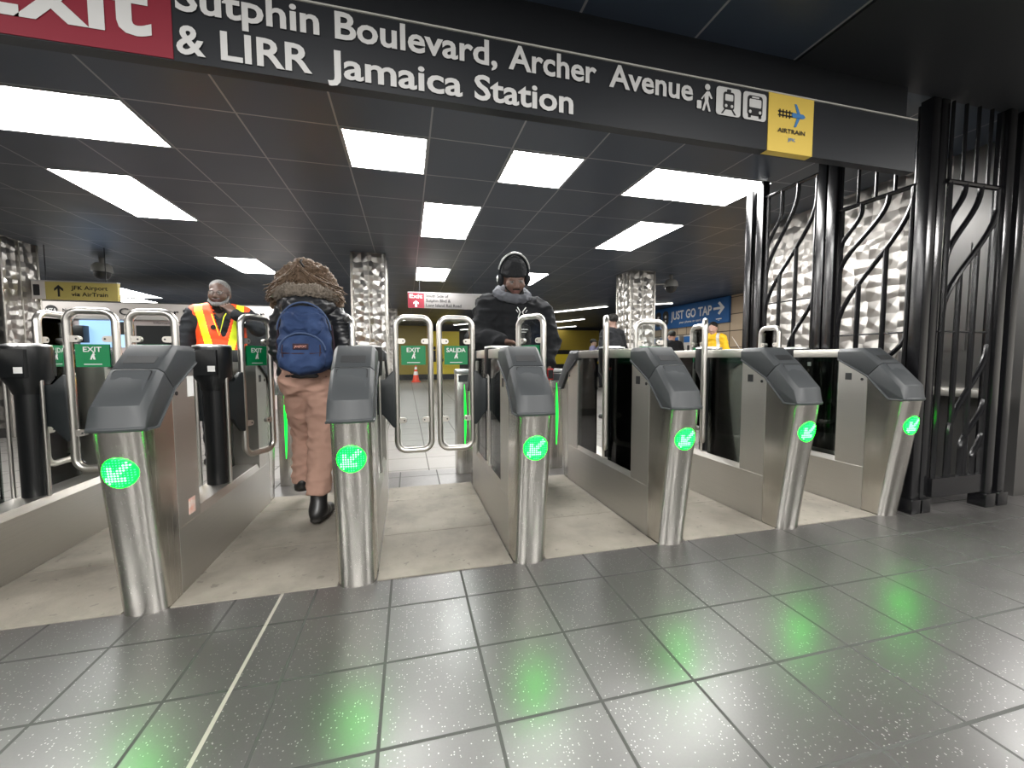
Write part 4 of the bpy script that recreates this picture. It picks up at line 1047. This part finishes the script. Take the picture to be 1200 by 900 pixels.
# ---------- man with headphones coming through the next lane
t = thing('person', (.825, 3.10, 0), 'man in black hoodie, dark beanie and headphones, looking down', 'person', None, R(4)); t.scale = (.955,) * 3
S = skins('rider', (.15, .085, .064), (.16, .075, .065))
F = Field(.0062); hc = V3(-.055, -.13, 1.655); hr = rotm(-6, 24, -3); head(F, hc, hr, 1.02)
F.chain([(-.03, -.03, 1.46), (0, .02, 1.22), (.06, .04, .98)], [.09, .12, .12], .05, 0, (1.2, .85, 1))
arms = [(V3(-.25, -.02, 1.44), V3(-.325, -.06, 1.20), V3(-.19, -.245, 1.175)), (V3(.215, -.01, 1.43), V3(.295, .0, 1.19), V3(.245, -.10, .985))]
for a, b, c in arms: F.chain([a, b, c], [.05, .04, .03], .03)
hand(F, arms[0][2], frame_to((.8, -.55, -.1), (0, -.2, -1)), 30, 0, -1); hand(F, arms[1][2], frame_to((-.1, -.35, -1), (-1, 0, 0)), 40, 0, -1)
hips = [(-.03, .05, .90), (.15, .05, .90)]; kn = [(-.03, .02, .49), (.15, .05, .49)]; an = [(-.03, .06, .10), (.16, .10, .10)]; to = [(-.045, -.09, .036), (.175, -.05, .036)]
legs_body(F, hips, kn, an, to); F.mesh('body', S, t)
for a, b in zip(an, to): shoe(t, a, b)
T_ = Field(.0085)
for h_, k_, a_ in zip(hips, kn, an): T_.chain([h_, k_, V3(*a_) + V3(0, 0, -.01)], [.105, .085, .07], .03)
T_.cone((.02, .05, .93), (.10, .05, .93), .12, .12, .05); T_.mesh('trousers', [C['jeans']], t, .008, 9., clip=[(0, 0, -1, -.05)])
J = Field(.008)
J.chain([(-.03, -.02, 1.43), (-.01, .02, 1.24), (.03, .04, 1.04), (.055, .04, .86)], [.145, .175, .165, .155], .06, 0, (1.2, .88, 1)); J.cone((-.205, -.01, 1.445), (.165, .0, 1.445), .098, .098, .06)
for a, b, c in arms:
    w_ = c + (b - c) * .06; J.chain([a, b, w_], [.098, .088, .058], .05)
J.mesh('hoodie', [C['hoodie']], t, .017, 7.5, clip=[(0, 0, -1, -.80)], seed=4)
Hd = Field(.0065)                                                    # pale hood round the neck
ps = [V3(-.055 + .115 * math.sin(a), -.075 + .09 * -math.cos(a), 1.535 + .035 * -math.cos(a) * -1) for a in np.linspace(0, 2 * math.pi, 13)]
ps = [V3(-.05 + .118 * math.sin(a), -.065 - .098 * math.cos(a), 1.552 - .048 * math.cos(a)) for a in np.linspace(0, 2 * math.pi, 13)]
Hd.chain(ps, [.034] * 13, .02); Hd.ell((-.045, .04, 1.555), (.115, .07, .075), .05); Hd.mesh('hood', [C['greyhood']], t, .008, 14.)
Bn = Field(.006); Bn.ell(hc + hr @ V3(0, .02, .075), V3(.092, .108, .098), .02, 0, hr); Bn.ell(hc + hr @ V3(0, .015, .05), V3(.096, .114, .034), .02, 0, hr)
Bn.cut(hc + hr @ V3(0, .01, -.10), V3(.2, .2, .122), .01, hr); Bn.mesh('beanie', [C['beanie']], t, .003, 40.)
hp = [tuple(hc + hr @ V3(.113 * math.cos(a), .015, .045 + .142 * math.sin(a))) for a in np.linspace(-.35, math.pi + .35, 21)]
hb = tube('headphones', hp, .011, C['navyjacket'], t, 8)
hp2 = [tuple(hc + hr @ V3(.122 * math.cos(a), .012, .047 + .150 * math.sin(a))) for a in np.linspace(.2, math.pi - .2, 15)]
tube('headband_top', hp2, .007, M['captop'], hb, 8)
for q in (-1, 1):
    e = Field(.005); e.ell(hc + hr @ V3(q * .104, .014, -.004), V3(.026, .040, .048), .01, 0, hr); e.mesh('ear_cup', [C['navyjacket']], hb)
    e = Field(.005); e.ell(hc + hr @ V3(q * .128, .012, .004), V3(.007, .020, .026), .01, 0, hr); e.mesh('cup_badge', [M['captop']], hb)
B = Field(.005)
for q in (-1, 1): B.chain([hc + hr @ V3(q * .070, -.02, -.05), hc + hr @ V3(q * .052, -.062, -.088), hc + hr @ V3(q * .02, -.090, -.105)], [.006, .012, .013], .02)
B.cone(hc + hr @ V3(-.026, -.099, -.052), hc + hr @ V3(.026, -.099, -.052), .005, .005, .006); B.mesh('beard', [C['hairk']], t, .0015, 80)
# printed mark and drawcord
bm = bmesh.new(); yy = -.205
for pl in ([(-.035, .10), (-.012, .055), (-.030, .0), (-.004, -.055)], [(.035, .10), (.006, .055), (.028, .0), (.002, -.055)], [(-.045, .075), (-.03, .05)], [(.045, .075), (.03, .05)], [(-.05, -.11), (.05, -.11)], [(-.035, -.135), (.035, -.135)]):
    tube_in(bm, [(-.02 + x, yy + .0 * z, 1.355 + z * .8) for x, z in pl], .0042 if len(pl) > 2 else .003, 5)
lg = finish('chest_print', bm, M['white'], t)
t = thing('phone', (.825, 3.10, 0), 'small red phone held low in the hooded man\'s hand', 'phone', None, R(4)); t.scale = (.955,) * 3
b_ = box('case', .205, .255, -.185, -.17, .875, .965, mat('red_case', (.6, .02, .02), .4), t, .004)
box('screen', .209, .251, -.187, -.185, .885, .955, M['slot'], t)

# ---------- people farther in, seen over the gates
def passer(x, y, h, label, top, hairm, skin=(.45, .3, .23), rz=0., trou=None, capm=None, stripes=None, lean=0.):
    t = thing('person', (x, y, 0), label, 'person', None, rz)
    k = h / 1.72; S = skins('passer', skin, tuple(c * .8 for c in skin)); F = Field(.009)
    hc = V3(0, -.03 - lean, 1.60) * k; hr = rotm(0, 8 + lean * 60, 0); head(F, hc, hr, k, detail=False)
    q = lambda *a: V3(*a) * k
    F.chain([q(0, -lean * .7, 1.42), q(0, .01, 1.22), q(0, .02, .95)], [.08 * k, .1 * k, .11 * k], .05, 0, (1.2, .85, 1))
    arms = [(q(-.19, -lean * .6, 1.40), q(-.26, .02, 1.12), q(-.17, -.17, 1.02)), (q(.19, -lean * .6, 1.40), q(.26, .02, 1.12), q(.17, -.17, 1.02))]
    for a, b, c in arms: F.chain([a, b, c], [.045, .036, .028], .03)
    for (a, b, c), th in zip(arms, (-1, 1)): hand(F, c, frame_to((-.2 * -th, -.8, -.3), (0, 0, -1)), 35, 0, th)
    hips = [q(-.085, .02, .9), q(.085, .02, .9)]; kn = [q(-.09, .0, .49), q(.09, .0, .49)]; an = [q(-.10, .03, .1), q(.10, .03, .1)]; to = [q(-.11, -.12, .035), q(.11, -.12, .035)]
    legs_body(F, hips, kn, an, to); F.mesh('body', S, t)
    for a, b in zip(an, to): shoe(t, a, b)
    T_ = Field(.011)
    for a, b, c in zip(hips, kn, an): T_.chain([a, b, c + V3(0, 0, -.02)], [.10, .08, .068], .03)
    T_.cone(q(-.05, .02, .93), q(.05, .02, .93), .115, .115, .05); T_.mesh('trousers', [trou or C['jeans']], t, .006, 9., clip=[(0, 0, -1, -.05)])
    J = Field(.010); J.chain([q(0, -lean * .7, 1.40), q(0, .01, 1.22), q(0, .02, .88)], [.12 * k, .14 * k, .145 * k], .06, 0, (1.2, .86, 1)); J.cone(q(-.15, -lean * .6, 1.41), q(.15, -lean * .6, 1.41), .08, .08, .06)
    for a, b, c in arms: J.chain([a, b, c + (b - c) * .08], [.075, .066, .05], .04)
    jo = J.mesh('coat', [top, stripes or top], t, .009, 8., clip=[(0, 0, -1, -.84)])
    if stripes:
        for p in jo.data.polygons:
            c = p.center
            if abs(abs(c.x) - .12) < .028 or abs(c.z - 1.08) < .035: p.material_index = 1
    H = Field(.008); H.ell(hc + hr @ V3(0, .03, .055) * k, V3(.084, .100, .085) * k, .02, 0, hr); H.cut(hc + hr @ V3(0, -.12, .0) * k, V3(.09, .085, .10) * k, .01, hr); H.mesh('hair', [hairm], t, .004, 40)
    if capm:
        K = Field(.007); K.ell(hc + hr @ V3(0, .015, .075) * k, V3(.088, .105, .075) * k, .02, 0, hr); K.ell(hc + hr @ V3(0, -.12, .06) * k, V3(.065, .07, .012) * k, .01, 0, hr)
        K.cut(hc + hr @ V3(0, .02, -.09) * k, V3(.2, .3, .13) * k, .01, hr); K.mesh('cap', [capm], t)
    return t
passer(3.26, 6.1, 1.70, 'person in long black coat standing before the right swirled metal column', C['hoodie'], C['hairk'], (.2, .12, .09), R(200))
passer(5.72, 12.0, 1.58, 'person in lavender top and dark cap, far off by the yellow advert', C['lav'], C['hairk'], (.4, .27, .2), R(60), None, C['cap'])
passer(6.42, 12.6, 1.62, 'pale haired person far off behind the right lane\'s open paddle', C['lav'], C['hairg'], (.6, .38, .32), R(-40))
passer(5.95, 8.3, 1.60, 'person in black with a dark cap banded yellow, right of the swirled column', C['hoodie'], C['hairk'], (.35, .2, .15), R(170), None, C['cap'])
yv = passer(6.40, 7.5, 1.74, 'person in yellow jacket with grey bands holding up a white paper', C['yellow'], C['hairk'], (.5, .3, .24), R(-60), None, None, C['silver'], .05)
t = thing('paper_sheet', (6.72, 7.2, 1.28), 'white paper sheet held by the person in the yellow jacket', 'paper', None, R(25))
bm = bmesh.new(); box_in(bm, -.16, .16, -.11, .11, -.002, .002)
sh = finish('sheet', bm, M['white'], t); sh.rotation_euler = (R(55), R(30), 0)
# ------------------------------------------------------------------ camera, light, view
cam = bpy.data.cameras.new('camera'); co = bpy.data.objects.new('camera', cam); COL.objects.link(co)
cam.sensor_width = 36; cam.sensor_fit = 'HORIZONTAL'; cam.lens = 481. / 1200 * 36; cam.clip_start = .02
ya, pi_, ro = .2512, -.0626, -.0031
fw = Vector((math.sin(ya) * math.cos(pi_), math.cos(ya) * math.cos(pi_), math.sin(pi_)))
rt = Vector((math.cos(ya), -math.sin(ya), 0)); upv = rt.cross(fw)
r2 = rt * math.cos(ro) + upv * math.sin(ro); u2 = upv * math.cos(ro) - rt * math.sin(ro)
co.matrix_world = Matrix(((r2.x, u2.x, -fw.x, 0), (r2.y, u2.y, -fw.y, 0), (r2.z, u2.z, -fw.z, 1.0), (0, 0, 0, 1)))
SC.camera = co
def area(x, y, sx, sy, e, col=(1, .98, .95), z=HC - .02):
    l = bpy.data.lights.new('ceiling_lamp', 'AREA'); l.shape = 'RECTANGLE'; l.size = sx; l.size_y = sy; l.energy = e; l.color = col
    o = bpy.data.objects.new('ceiling_lamp', l); COL.objects.link(o); o.location = (x, y, z); return o
# the station's lamps behind the photographer
for x, y in ((-3.2, -.6), (-.4, -.6), (2.4, -.6), (5.4, -.3), (-1.8, -3.2), (1.4, -3.2), (5.4, 2.4)): area(x, y, 1.2, .6, 75)
# hall lamps deeper in
for x, y in ((-3, 11), (1.5, 11), (5.2, 9), (0, 16), (5, 16), (-6.5, 7.6), (6.3, 5.5)): area(x, y, 1.2, 1.2, 40)
w = bpy.data.worlds.new('world'); SC.world = w; w.use_nodes = True
w.node_tree.nodes['Background'].inputs[0].default_value = (.5, .52, .55, 1); w.node_tree.nodes['Background'].inputs[1].default_value = .12
vs = SC.view_settings; vs.view_transform = 'Standard'; vs.look = 'None'; vs.exposure = 1.05; vs.gamma = 1.; vs.use_curve_mapping = False
